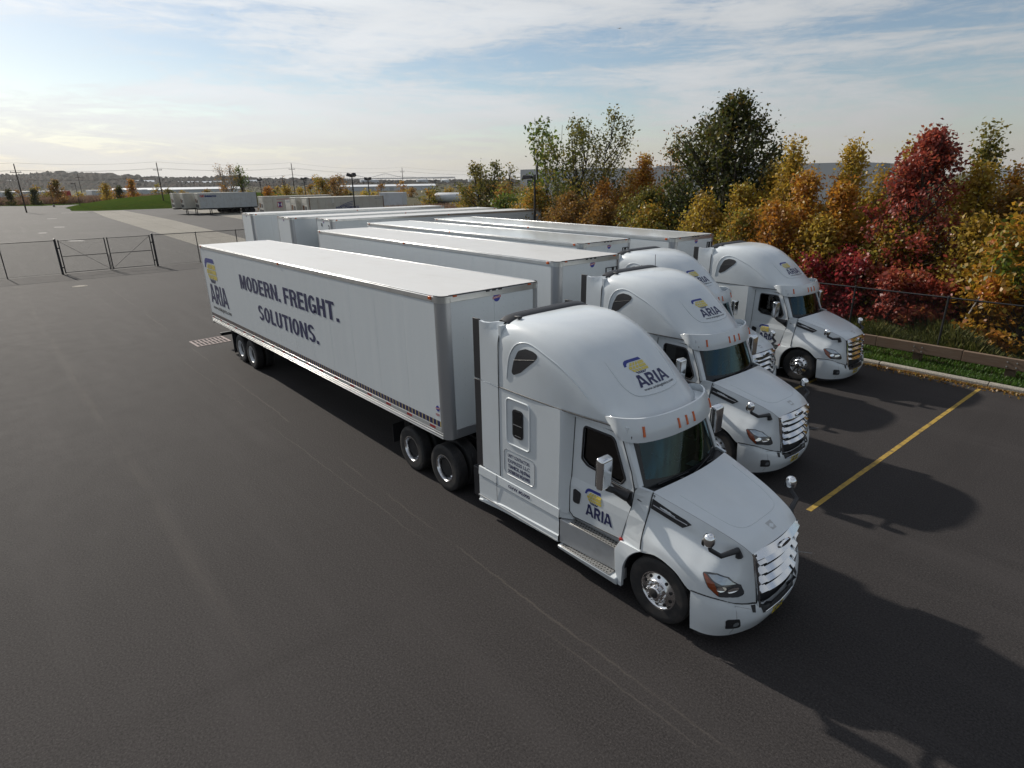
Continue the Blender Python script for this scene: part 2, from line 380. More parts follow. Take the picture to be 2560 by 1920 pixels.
# ------------------------------------------------------------------ ground
def ground_mat(name, base, var, seams=False, speck=.35, rough=.85, big=.25, tint=(1, 1, 1)):
    m = bpy.data.materials.new(name); m.use_nodes = True; t = m.node_tree; b = t.nodes['Principled BSDF']
    co = N(t, 'ShaderNodeTexCoord').outputs['Object']
    n_big = noise(t, co, .07, 4, .55, .3); n_mid = noise(t, co, 1.6, 5, .6); n_f = noise(t, co, 34, 3, .75); n_g = noise(t, co, 62, 2, .6)
    dk = tuple(x*(1-var) for x in base); lt = tuple(x*(1+var) for x in base)
    c = mixc(t, ramp(t, n_big, [(.3, (0,)*3), (.7, (1,)*3)]), dk, lt)
    c = mixc(t, .30, c, mixc(t, ramp(t, n_mid, [(.3, (0,)*3), (.7, (1,)*3)]), dk, lt))
    f = ramp(t, n_f, [(.28, (.45,)*3), (.50, (.97,)*3), (.74, (1.75,)*3)])
    c = mixc(t, 1, c, f, 'MULTIPLY')
    sp = ramp(t, n_g, [(.64, (0,)*3), (.73, (speck,)*3)])
    c = mixc(t, sp, c, (.21, .19, .17))
    if seams:
        sx = N(t, 'ShaderNodeSeparateXYZ'); t.links.new(co, sx.inputs[0])
        wob = math_(t, 'MULTIPLY', math_(t, 'SUBTRACT', noise(t, co, .35, 4, .6), .5), .9)
        wob2 = math_(t, 'MULTIPLY', math_(t, 'SUBTRACT', noise(t, co, 3.0, 3, .6), .5), .10)
        brk = ramp(t, noise(t, mapping(t, co, (.25, 2, 1)), 1.0, 4, .6), [(.42, (0,)*3), (.56, (1,)*3)])
        for y0, sl, w, amt in ((-2.26, -.008, .03, .28), (-2.62, .015, .022, .2), (-9.3, .0, .03, .2), (-6.0, .01, .25, .10), (.0, 0, 2.2, .0)):
            l = math_(t, 'ADD', math_(t, 'MULTIPLY', sx.outputs[0], sl), y0)
            dd = math_(t, 'ABSOLUTE', math_(t, 'SUBTRACT', math_(t, 'ADD', sx.outputs[1], math_(t, 'ADD', math_(t, 'MULTIPLY', wob, .25), wob2)), l))
            k = math_(t, 'MULTIPLY', ramp(t, math_(t, 'DIVIDE', dd, w), [(.0, (1,)*3), (1., (0,)*3)]), math_(t, 'MULTIPLY', brk, amt))
            c = mixc(t, k, c, (.15, .13, .11))
        # tyre-worn arcs and patches where trucks turn
        st = ramp(t, noise(t, mapping(t, co, (.10, .9, 1), (0, 0, R(-8))), 1.0, 6, .62, .5), [(.5, (0,)*3), (.68, (.34,)*3)])
        c = mixc(t, st, c, tuple(x*1.55 for x in base))
        st2 = ramp(t, noise(t, mapping(t, co, (.9, .10, 1), (0, 0, R(12)), (5, 2, 0)), .8, 6, .62, .5), [(.56, (0,)*3), (.72, (.30,)*3)])
        c = mixc(t, st2, c, tuple(x*.62 for x in base))
    t.links.new(c, b.inputs['Base Color'])
    rr = ramp(t, n_mid, [(.3, (rough-.04,)*3), (.7, (rough,)*3)]); t.links.new(rr, b.inputs['Roughness'])
    bn = N(t, 'ShaderNodeBump'); bn.inputs['Strength'].default_value = .5; bn.inputs['Distance'].default_value = .012
    t.links.new(math_(t, 'ADD', n_f, math_(t, 'MULTIPLY', n_g, .5)), bn.inputs['Height']); t.links.new(bn.outputs[0], b.inputs['Normal'])
    b.inputs['Specular IOR Level'].default_value = .16
    return m
ASPH = ground_mat('asphalt', (.037, .0335, .033), .16, True)
ASPHOLD = ground_mat('old_asphalt', (.056, .053, .051), .14, True)
CONC = ground_mat('concrete', (.215, .20, .17), .14, False, .15, .9)
KERB = ground_mat('kerb_concrete', (.30, .275, .235), .12, False, .15, .9)
FIELD = pmat('dry_field', (.075, .066, .035), .95, spec=.1, var=.55, vscale=.06, dirt=(.055, .075, .025), dscale=.02, damt=.8)
SOIL = pmat('leafy_soil', (.035, .026, .016), .95, spec=.1, var=.5, vscale=1.5, dirt=(.07, .04, .015), dscale=3, damt=.6)
GRASSG = pmat('mown_grass', (.046, .072, .014), .95, spec=.0, var=.4, vscale=1.2, dirt=(.07, .075, .015), dscale=.3, damt=.6)

def sheet(name, poly, z, m, kind='structure', th=0):
    mb = MB()
    if th: mb.prism(poly, lambda u, v, d: (u, v, d), z-th, z)
    else:
        mb.prism(poly, lambda u, v, d: (u, v, d), z-.02, z)
    return tag(mb.build(name, m), kind=kind)
# countryside: one sheet to the horizon
mb = MB(); mb.add([(-9000, -9000, -.25), (9000, -9000, -.25), (9000, 9000, -.25), (-9000, 9000, -.25)], [(0, 1, 2, 3)])
tag(mb.build('terrain', FIELD), kind='structure')
sheet('parking_lot', [(-46, -60), (60, -60), (60, 14.8), (-46, 14.8)], 0, ASPH, th=.2)
sheet('truck_yard', [(-258, -70), (-46.01, -70), (-46.01, 60), (-120, 64), (-172, 60), (-176, 40), (-178, 16), (-184, 11.4), (-198, 12.4), (-214, 18), (-255, 30), (-254, 20), (-241, 9.5), (-256, -1)], 0, ASPHOLD, th=.2)
sheet('rear_yard', [(-46, 14.8), (-21.5, 14.8), (-22.5, 30), (-46, 34)], 0, ASPHOLD, th=.2)
# concrete lane where the noses of the dropped trailers stand, poured in bays
lane_n = [(-175, 14.8), (-141, 12.5), (-102.8, 11.2), (-62.7, 9.7), (-46, 8.6), (-24, 7.4)]
lane_f = [(-174.5, 21.3), (-141, 20.3), (-115, 19.4), (-66.8, 16.0), (-46, 14.7), (-24, 13.0)]
lx = np.array([p[0] for p in lane_n]); ly = np.array([p[1] for p in lane_n]); gx = np.array([p[0] for p in lane_f]); gy = np.array([p[1] for p in lane_f])
lane = thing('concrete_lane', (0, 0, 0)); tag(lane, kind='structure')
xs = [-174.5]
while xs[-1] < -24: xs.append(min(-24, xs[-1]+6.1))
for a, b in zip(xs[:-1], xs[1:]):
    for h in (0, 1):
        yn = lambda x: np.interp(x, lx, ly); yf = lambda x: np.interp(x, gx, gy); ym = lambda x: .5*(yn(x)+yf(x))
        lo, hi = (yn, ym) if h == 0 else (ym, yf); g = .02
        mb = MB(); mb.prism([(a+g, lo(a)+g), (b-g, lo(b)+g), (b-g, hi(b)-g), (a+g, hi(a)-g)], lambda u, v, d: (u, v, d), -.1, .012+rng.uniform(-.003, .003))
        mb.build('slab', CONC, lane)
# pad under the dropped containers
pad = thing('concrete_pad', (0, 0, 0)); tag(pad, kind='structure')
for a in np.arange(-174, -60, 6.1):
    y0 = np.interp(a, [-174, -130.7, -107.9, -60], [32.4, 30.6, 28.9, 26.2]); y1 = np.interp(a+6.1, [-174, -130.7, -107.9, -60], [32.4, 30.6, 28.9, 26.2])
    mb = MB(); mb.prism([(a+.02, y0), (a+6.08, y1), (a+6.08, y1+6), (a+.02, y0+6)], lambda u, v, d: (u, v, d), -.1, .012)
    mb.build('slab', CONC, pad)
# painted markings
YP = pmat('yellow_road_paint', (.36, .235, .04), .75, var=.25, vscale=6, dirt=(.055, .048, .042), dscale=5, damt=.95)
WP = pmat('white_road_paint', (.45, .44, .42), .7, dirt=(.1, .095, .09), dscale=5, damt=.6)
def line(p, q, w, m, nm, lab):
    P, Q = Vector((*p, 0)), Vector((*q, 0)); d = (Q-P).normalized(); n = Vector((-d.y, d.x, 0))*w/2
    mb = MB(); k = max(2, int((Q-P).length/.5)); L = []; 
    for i in range(k+1):
        c = P.lerp(Q, i/k); L.append([c-n*(1+rng.uniform(-.08, .08))+Vector((0, 0, .004)), c+n*(1+rng.uniform(-.08, .08))+Vector((0, 0, .004))])
    mb.grid(L); o = mb.build(nm, m); tag(o, kind='structure')
line((5.62, 14.52), (5.21, 3.6), .10, YP, 'yellow_line', '')
line((1.95, 14.4), (1.66, 6.3), .10, YP, 'yellow_line', '')
for p, q in (((-79.7, .2), (-78.3, 1.5)), ((-111, 1.5), (-110.3, 2.8)), ((-98, -1.4), (-97.5, -.5)), ((-143, 3.2), (-142, 4.6)), ((-171, 8), (-169, 13))):
    line(p, q, .5, WP, 'lane_dash', '')
# manhole and drain grate
mh = thing('manhole_cover', (-38.6, -3.36, 0), label='round pale concrete manhole cover in the asphalt before the gate', cat='manhole cover')
mb = MB(); mb.lathe([(.0, .014), (.30, .014), (.30, -.05)], (0, 0, 0), 'z', 32); mb.build('lid', KERB, mh, smooth=30)
mb = MB(); mb.lathe([(.315, .008), (.43, .006), (.43, -.05)], (0, 0, 0), 'z', 32); mb.build('ring', CONC, mh, smooth=30)
gr = thing('drain_grate', (-17.3, -1.25, 0), R(2), 'rusty pink steel drain grate let into the asphalt behind the rear trailer wheels', 'drain grate')
GRT = pmat('grate_iron', (.26, .20, .19), .75, var=.25, vscale=8)
mb = MB(); mb.box(-.56, .56, -.64, .64, -.12, -.04); mb.build('pit', CHASS, gr)
mb = MB()
for y in np.linspace(-.6, .6, 9): mb.box(-.54, .54, y-.028, y+.028, -.03, .012)
for x in (-.55, 0, .55): mb.box(x-.035, x+.035, -.64, .64, -.03, .016)
for y in (-.63, .63): mb.box(-.58, .58, y-.03, y+.03, -.03, .014)
mb.build('bars', GRT, gr, bevel=.004)
mb = MB(); P = [(-19.2+3.4*u, -1.9+1.6*v) for u, v in ((.9, .2), (1.0, .5), (.9, .95), (.6, 1.2), (.7, .7), (.65, .4))]
# kerb, verge, timber guard rail along the trees
kb = thing('kerb', (0, 0, 0)); tag(kb, kind='structure')
x = -40.0
while x < 40:
    x1 = x+3.05; j = .006*(1 if int(x) % 2 else -1)
    mb = MB(); pr = [(0, -.1), (0, .10), (.035, .145), (.17, .15), (.17, -.1)]
    a = 14.83+.02*math.sin(x*.4)
    mb.prism(pr, lambda u, v, d, a=a, j=j: (d, a+u, v+j*.5), x+.012, x1-.012); mb.build('kerb_stone', KERB, kb, bevel=.012)
    x = x1
def vz(y): return .13+.05*math.sin(y)
mb = MB(); mb.grid([[(x, y, .10+.035*(y-15)+.02*math.sin(x*1.3+y)) for y in np.linspace(15.0, 17.6, 6)] for x in np.linspace(-22, 40, 80)])
tag(mb.build('verge', SOIL, smooth=60), kind='structure')
mb = MB(); mb.grid([[(x, y, .19+(y-17.6)*.02+.08*math.sin(x*.9+y*.7)+(.25*math.sin(x*.23)*min(1, (y-17.6)/6))) for y in np.linspace(17.6, 48, 24)] for x in np.linspace(-60, 45, 80)])
tag(mb.build('wood_floor', SOIL, smooth=60), kind='structure')
WOOD = pmat('weathered_timber', (.135, .088, .058), .85, var=.35, vscale=3, stretch=(.6, 6, 6), dirt=(.20, .165, .13), dscale=4, damt=.5, bump=.3, bscale=20)
BOLT = pmat('galvanised', (.45, .45, .44), .45, metal=.8)
gl = thing('timber_guard_rail', (0, 15.9, 0), label='weathered brown timber guard rail on stout posts along the kerb', cat='guard rail')
for i, x in enumerate(np.arange(-24.56, 20, 2.55)):
    mb = MB(); mb.box(x-.13, x+.13, -.02, .22, -.1, .74); mb.build('post', WOOD, gl, bevel=.012)
    if i % 2 == 0:
        zz = .47
    mb = MB(); mb.box(x-1.268, x+1.268, -.17, -.022, .45+.004*(i % 3), .80+.004*(i % 3)); mb.build('beam', WOOD, gl, bevel=.015)
    mb = MB()
    for s in (-.12, .12):
        for z in (.53, .68): mb.lathe([(0, -.19), (.022, -.188), (.024, -.168)], (x+s+.02, 0, z), 'y', 8)
    mb.build('bolts', BOLT, gl)
# ------------------------------------------------------------------ chain link
def link_mat(name, sp, wire, col):
    m = bpy.data.materials.new(name); m.use_nodes = True; t = m.node_tree; b = t.nodes['Principled BSDF']
    b.inputs['Base Color'].default_value = (*col, 1); b.inputs['Roughness'].default_value = .6
    co = N(t, 'ShaderNodeTexCoord').outputs['Object']; s = N(t, 'ShaderNodeSeparateXYZ'); t.links.new(co, s.inputs[0])
    al = None
    for sg in (1, -1):
        q = math_(t, 'DIVIDE', math_(t, 'ADD', s.outputs[0], math_(t, 'MULTIPLY', s.outputs[2], sg)), sp)
        fr = math_(t, 'ABSOLUTE', math_(t, 'SUBTRACT', math_(t, 'FRACT', q), .5))
        k = math_(t, 'LESS_THAN', fr, wire/sp*.7)
        al = k if al is None else math_(t, 'MAXIMUM', al, k)
    t.links.new(al, b.inputs['Alpha']); return m
LINK = link_mat('black_chain_link', .075, .0036, (.02, .02, .02))
FB = pmat('black_coated_steel', (.018, .018, .02), .45)
def fence(name, p, q, posts, h, label, gates=(), rail_r=.028, post_r=.035, base=None):
    """p->q along the ground; posts = distances along the run"""
    d = math.atan2(q[1]-p[1], q[0]-p[0]); L = math.hypot(q[0]-p[0], q[1]-p[1])
    t = thing(name, (p[0], p[1], 0), d, label, 'fence')
    for s in posts:
        z0 = base(s) if base else 0
        mb = MB(); mb.tube([(s, 0, z0-.1), (s, 0, z0+h+.03)], post_r, 10); mb.lathe([(0, .07), (post_r*1.1, .05), (post_r*1.25, .02)], (s, 0, z0+h), 'z', 10); mb.build('post', FB, t, smooth=40)
    ss = [0]+[s for s in posts if 0 < s < L]+[L]
    for a, b in zip(ss[:-1], ss[1:]):
        if any(g0-.01 <= a and b <= g1+.01 for g0, g1 in gates): continue
        za, zb = (base(a), base(b)) if base else (0, 0)
        mb = MB(); mb.tube([(a, 0, za+h), (b, 0, zb+h)], rail_r, 8); mb.build('top_rail', FB, t, smooth=60)
        mb = MB(); mb.add([(a, .03, za+.04), (b, .03, zb+.04), (b, .03, zb+h), (a, .03, za+h)], [(0, 1, 2, 3)]); mb.build('chain_link', LINK, t)
        mb = MB(); mb.tube([(a, .02, za+.07), (b, .02, zb+.07)], .006, 5); mb.build('tension_wire', FB, t)
    return t
GX = -46.2
# yard fence runs along y; +x of the local frame = +y
fence('chain_link_fence', (GX-.9, -40), (GX+.4, 12.2), [1.8, 5, 8.2, 11.4, 14.6, 17.8, 21, 24.2, 27.4, 30.2, 33.27, 36.5, 42.74, 45.9, 49.05, 52.1], 2.44,
      'black chain link fence crossing the yard on both sides of the double gate', gates=[(36.5, 42.74)])
gt = thing('yard_gate', (-46.0, -.42, 0), R(90-1.4), 'black double leaf chain link gate with diagonal braces, closed across the yard', 'gate')
for sx in (-3.12, 3.12):
    mb = MB(); mb.tube([(sx, 0, -.1), (sx, 0, 2.52)], .075, 12); mb.lathe([(0, .06), (.07, .04), (.08, 0)], (sx, 0, 2.52), 'z', 12); mb.build('gate_post', FB, gt, smooth=40)
for sg in (-1, 1):
    a, b = sorted((sg*.09, sg*2.93)); lf = MB(); lf.tube([(a, 0, .12), (b, 0, .12), (b, 0, 2.42), (a, 0, 2.42), (a, 0, .12)], .03, 8)
    leaf = lf.build('leaf', FB, gt, smooth=40)
    for xx in (a, b):
        mb = MB(); mb.tube([(xx, 0, .05), (xx, 0, 2.47)], .04, 8); mb.build('stile', FB, leaf, smooth=40)
    mb = MB(); mb.tube([(a, 0, 1.28), (b, 0, 1.28)], .028, 8); mb.build('mid_rail', FB, leaf, smooth=40)
    mb = MB(); i, o = (a, b) if sg > 0 else (b, a); mb.tube([(o, 0, 2.40), (i, 0, .14)], .011, 6); mb.build('brace', FB, leaf)
    mb = MB(); mb.add([(a, .02, .12), (b, .02, .12), (b, .02, 2.42), (a, .02, 2.42)], [(0, 1, 2, 3)]); mb.build('chain_link', LINK, leaf)
    for z in (.5, 1.9):
        mb = MB(); c = sg*3.02; mb.box(c-.09, c+.09, -.05, .05, z-.05, z+.05); mb.build('hinge', FB, leaf, bevel=.01)
mb = MB(); mb.tube([(0, .05, .02), (0, .05, 1.2)], .02, 6); mb.build('drop_bolt', FB, gt)
# fence in front of the trees
fence('chain_link_fence', (-26, 16.9), (30, 16.9), [round(s, 2) for s in np.arange(.2, 56, 2.96)]+[55.9], 2.08, 'black chain link fence running in front of the autumn trees', base=lambda s: .17)

# ------------------------------------------------------------------ lamp posts in the yard
LAMPB = pmat('lamp_bronze', (.022, .02, .02), .5)
LENSM = pmat('lamp_lens', (.30, .30, .28), .2)
def lamp(x, y, h, az, two, label, r=.075):
    t = thing('yard_lamp', (x, y, 0), R(az), label, 'lamp post', 'tall dark lamp posts around the yard')
    mb = MB(); mb.tube([(0, 0, .5), (0, 0, h)], [r*1.15, r*.95], 12); mb.build('pole', LAMPB, t, smooth=40)
    mb = MB(); mb.lathe([(.0, .72), (.24, .70), (.27, .62), (.29, -.1)], (0, 0, 0), 'z', 20); mb.build('footing', KERB, t, smooth=30)
    for s in (two if two else (1,)):
        a = R(s if two else 0); c, sn = math.cos(a), math.sin(a)
        rot = lambda p: (p[0]*c-p[1]*sn, p[0]*sn+p[1]*c, p[2])
        if two:
            b0 = [(.12, -.26, -.16), (.62, -.26, -.02), (.62, .26, -.02), (.12, .26, -.16)]; b1 = [(.05, -.24, .20), (.50, -.22, .33), (.50, .22, .33), (.05, .24, .20)]
        else:
            b0 = [(.20, -.24, -.14), (.98, -.26, -.20), (.98, .26, -.20), (.20, .24, -.14)]; b1 = [(.26, -.18, .05), (.88, -.19, .12), (.88, .19, .12), (.26, .18, .05)]
        mb = MB(); mb.hexa([(rot(p)[0], rot(p)[1], h-.12+p[2]) for p in b0], [(rot(p)[0], rot(p)[1], h-.12+p[2]) for p in b1])
        hd = mb.build('lamp_head', LAMPB, t, bevel=.04, seg=3)
        mb = MB(); mb.add([(rot(p)[0]*.97, rot(p)[1]*.97, h-.126+p[2]) for p in b0], [(3, 2, 1, 0)]); mb.build('lens', LENSM, hd)
        mb = MB(); mb.tube([(0, 0, h-.14), rot((.22, 0, h-.14))], .05, 8); mb.build('arm', LAMPB, t, smooth=40)
    return t
lamp(-23.7, 23.4, 6.56, 200, None, 'tall black lamp post with one square head beside the poplar')
lamp(-57.8, 26.4, 7.0, 215, (20, 150), 'dark lamp post with two tilted floodlight heads in front of the beige container')
lamp(-79, 39.8, 6.65, 215, (20, 160), 'dark twin head lamp post seen just right of the double floodlight')
lamp(-101.5, 39, 6.85, 215, (20, 160), 'dark twin head lamp post behind the container with the red emblem')
lamp(-132.5, 41.9, 6.85, 215, (20, 160), 'thin dark lamp post just behind the grey rusty container')
lamp(-201.7, 15.4, 6.8, 250, None, 'dark lamp post with hooked head at the tip of the grass mound')
lamp(-225, 11.3, 6.9, 70, None, 'dark lamp post on the far grass strip left of the mound')
lamp(-287, 38.4, 6.8, 250, None, 'small far lamp post beyond the mound near the red tree')
# ------------------------------------------------------------------ wheels
def tyre_prof(r, w, rr=.285):
    h = w/2
    return [(rr, -h*.80), (rr+.02, -h*.93), (r*.80, -h), (r*.93, -h*.99), (r*.985, -h*.86), (r, -h*.70), (r, h*.70), (r*.985, h*.86), (r*.93, h*.99), (r*.80, h), (rr+.02, h*.93), (rr, h*.80)]
def make_tyre(parent, x, y, z, r=.51, w=.27):
    mb = MB(); mb.lathe(tyre_prof(r, w), (x, y, z), 'y', 48); mb.build('tyre', RUBBER, parent, smooth=35)
    mb = MB()
    for k in range(-2, 3):       # tread grooves as raised ribs
        yy = y+k*w*.145; mb.lathe([(r-.001, yy-y-.014), (r+.006, yy-y-.012), (r+.006, yy-y+.012), (r-.001, yy-y+.014)], (x, y, z), 'y', 48)
    mb.build('tread', RUBBER, parent, smooth=35)
def rim_dish(parent, x, y, z, sg, m, nuts=True, name='rim'):
    """deep dual-wheel dish, open towards sg*y"""
    w = .135
    P = [(.292, w*.86), (.298, w*.93), (.285, w*.95), (.272, w*.80), (.262, w*.2), (.252, -w*.2), (.235, -w*.30), (.16, -w*.36), (.14, -w*.30), (.11, -w*.1), (.105, w*.25), (.085, w*.38), (0, w*.40)]
    mb = MB(); mb.lathe([(r, sg*h) for r, h in P], (x, y, z), 'y', 40); mb.build(name, m, parent, smooth=40)
    mb = MB()
    for k in range(10):
        a = 2*math.pi*k/10; c = (x+.167*math.cos(a), y+sg*-w*.36, z+.167*math.sin(a))
        mb.lathe([(.0, sg*.055), (.015, sg*.05), (.018, 0)], c, 'y', 6)
    mb.build('lug_nuts', CHROME, parent)
    mb = MB()
    for k in range(10):
        a = 2*math.pi*(k+.5)/10; c = (x+.212*math.cos(a), y-sg*w*.325, z+.212*math.sin(a)); mb.lathe([(0, sg*.004), (.026, sg*.003), (.027, 0)], c, 'y', 10)
    mb.build('hand_holes', CHASS, parent)
def rim_steer(parent, x, y, z, sg, m):
    w = .135
    P = [(.292, w*.86), (.298, w*.93), (.283, w*.95), (.272, w*.83), (.262, w*.78), (.20, w*.98), (.178, w*1.12), (.172, w*1.20), (.13, w*1.22), (.105, w*1.24), (.10, w*1.6), (.085, w*1.7), (0, w*1.72)]
    mb = MB(); mb.lathe([(r, sg*h) for r, h in P], (x, y, z), 'y', 48); o = mb.build('rim', m, parent, smooth=40)
    mb = MB()
    for k in range(10):
        a = 2*math.pi*k/10; c = (x+.149*math.cos(a), y+sg*w*1.2, z+.149*math.sin(a)); mb.lathe([(0, sg*.045), (.014, sg*.04), (.017, 0)], c, 'y', 6)
    mb.build('lug_nuts', ALU, parent)
    mb = MB()
    for k in range(10):
        a = 2*math.pi*(k+.5)/10; c = (x+.228*math.cos(a), y+sg*w*.90, z+.228*math.sin(a)); mb.lathe([(0, sg*.012), (.025, sg*.010), (.027, -sg*.02)], c, 'y', 12)
    mb.build('hand_holes', CHASS, parent)
    mb = MB(); mb.lathe([(0, sg*w*1.76), (.06, sg*w*1.75), (.072, sg*w*1.7)], (x, y, z), 'y', 16); mb.build('hub_cap', CHASS, parent, smooth=40)
def dual(parent, x, sg, m, r=.51, y=1.09):
    """one side of an axle: an outer and an inner wheel as two wheel parts"""
    for k, yy in ((0, y), (1, y-.34)):
        mb = MB(); mb.lathe([(.0, -.06), (.20, -.06), (.20, .06), (0, .06)], (x, sg*yy, r), 'y', 12)
        w = mb.build('wheel', CHASS, parent)
        make_tyre(w, x, sg*yy, r, r)
        if k == 0: rim_dish(w, x, sg*yy, r, sg, m)

# ------------------------------------------------------------------ 53 ft dry van
def panel_mat():
    m = bpy.data.materials.new('trailer_panel'); m.use_nodes = True; t = m.node_tree; b = t.nodes['Principled BSDF']
    co = N(t, 'ShaderNodeTexCoord').outputs['Object']
    n = noise(t, mapping(t, co, (3, 1, .22)), 1.6, 6, .6); n2 = noise(t, mapping(t, co, (1, 1, 1)), .35, 3, .5)
    c = mixc(t, n, (.60, .645, .67), (.68, .71, .72)); c = mixc(t, ramp(t, n2, [(.5, (0,)*3), (.7, (.18,)*3)]), c, (.52, .53, .53))
    t.links.new(c, b.inputs['Base Color']); b.inputs['Roughness'].default_value = .34
    # dimpled plastic-lined panel: small quilting
    s = N(t, 'ShaderNodeTexVoronoi'); s.inputs['Scale'].default_value = 9; s.inputs['Randomness'].default_value = .45; t.links.new(mapping(t, co, (1, 1, .55)), s.inputs['Vector'])
    w = noise(t, mapping(t, co, (2.4, 1, .15)), 2, 3, .5)
    h = math_(t, 'ADD', math_(t, 'MULTIPLY', s.outputs['Distance'], .30), math_(t, 'MULTIPLY', w, 1.0))
    bn = N(t, 'ShaderNodeBump'); bn.inputs['Strength'].default_value = .13; bn.inputs['Distance'].default_value = .02
    t.links.new(h, bn.inputs['Height']); t.links.new(bn.outputs[0], b.inputs['Normal']); MATS['panel'] = m; return m
PANEL = panel_mat()
ROOFM = pmat('trailer_roof', (.62, .61, .59), .36, spec=.5, var=.05, vscale=1.2, stretch=(.5, 1.2, 1), dirt=(.46, .43, .38), dscale=1.1, damt=.30, bump=.10, bscale=1.6)
ROOFG = pmat('glossy_trailer_roof', (.60, .62, .63), .16, spec=.6, var=.05, vscale=1.0, stretch=(.25, 1.5, 1), dirt=(.45, .44, .42), dscale=1.2, damt=.3, bump=.22, bscale=1.1)
def stripe_mat(name, period, duty, ca, cb, off=0):
    m = bpy.data.materials.new(name); m.use_nodes = True; t = m.node_tree; b = t.nodes['Principled BSDF']
    co = N(t, 'ShaderNodeTexCoord').outputs['Object']; s = N(t, 'ShaderNodeSeparateXYZ'); t.links.new(co, s.inputs[0])
    k = math_(t, 'LESS_THAN', math_(t, 'FRACT', math_(t, 'DIVIDE', math_(t, 'ADD', s.outputs[0], 100+off), period)), duty)
    t.links.new(mixc(t, k, cb, ca), b.inputs['Base Color']); b.inputs['Roughness'].default_value = .4; return m
STRIPE = stripe_mat('blue_check_print', .135, .78, (.016, .018, .085), (.52, .42, .16))
TAPE = stripe_mat('red_silver_tape', .90, .24, (.36, .03, .03), (.42, .43, .43), off=.55)
TL, TW, TH, TB = 16.15, 2.59, 4.06, 1.13
def utility_badge(mb, mapf, w=.21):
    """blue roundel with a red lettered band across"""
    n = 24; mb.add([mapf(w*.42*math.cos(2*math.pi*i/n), w*.42*math.sin(2*math.pi*i/n), .004) for i in range(n)], [tuple(range(n))], 0)
    for s in (-.45, .45):
        pts = [(w*(.41*math.cos(t)), w*(.41*math.sin(t))*1) for t in np.linspace(0, 0, 1)]
    mb.add([mapf(u, v, .006) for u, v in ((-w*.5, -w*.15), (w*.5, -w*.03), (w*.5, w*.19), (-w*.5, w*.07))], [(0, 1, 2, 3)], 1)
    add_text(mb, 'UTILITY', (-w*.44, w*.44, -w*.055, w*.095), lambda u, v, d: mapf(u, v+u*.12, d), .008, 2, bold=.03)
BADGE = [pmat('badge_blue', (.03, .05, .32), .35), pmat('badge_red', (.42, .06, .07), .35), pmat('badge_white', (.7, .7, .7), .35)]
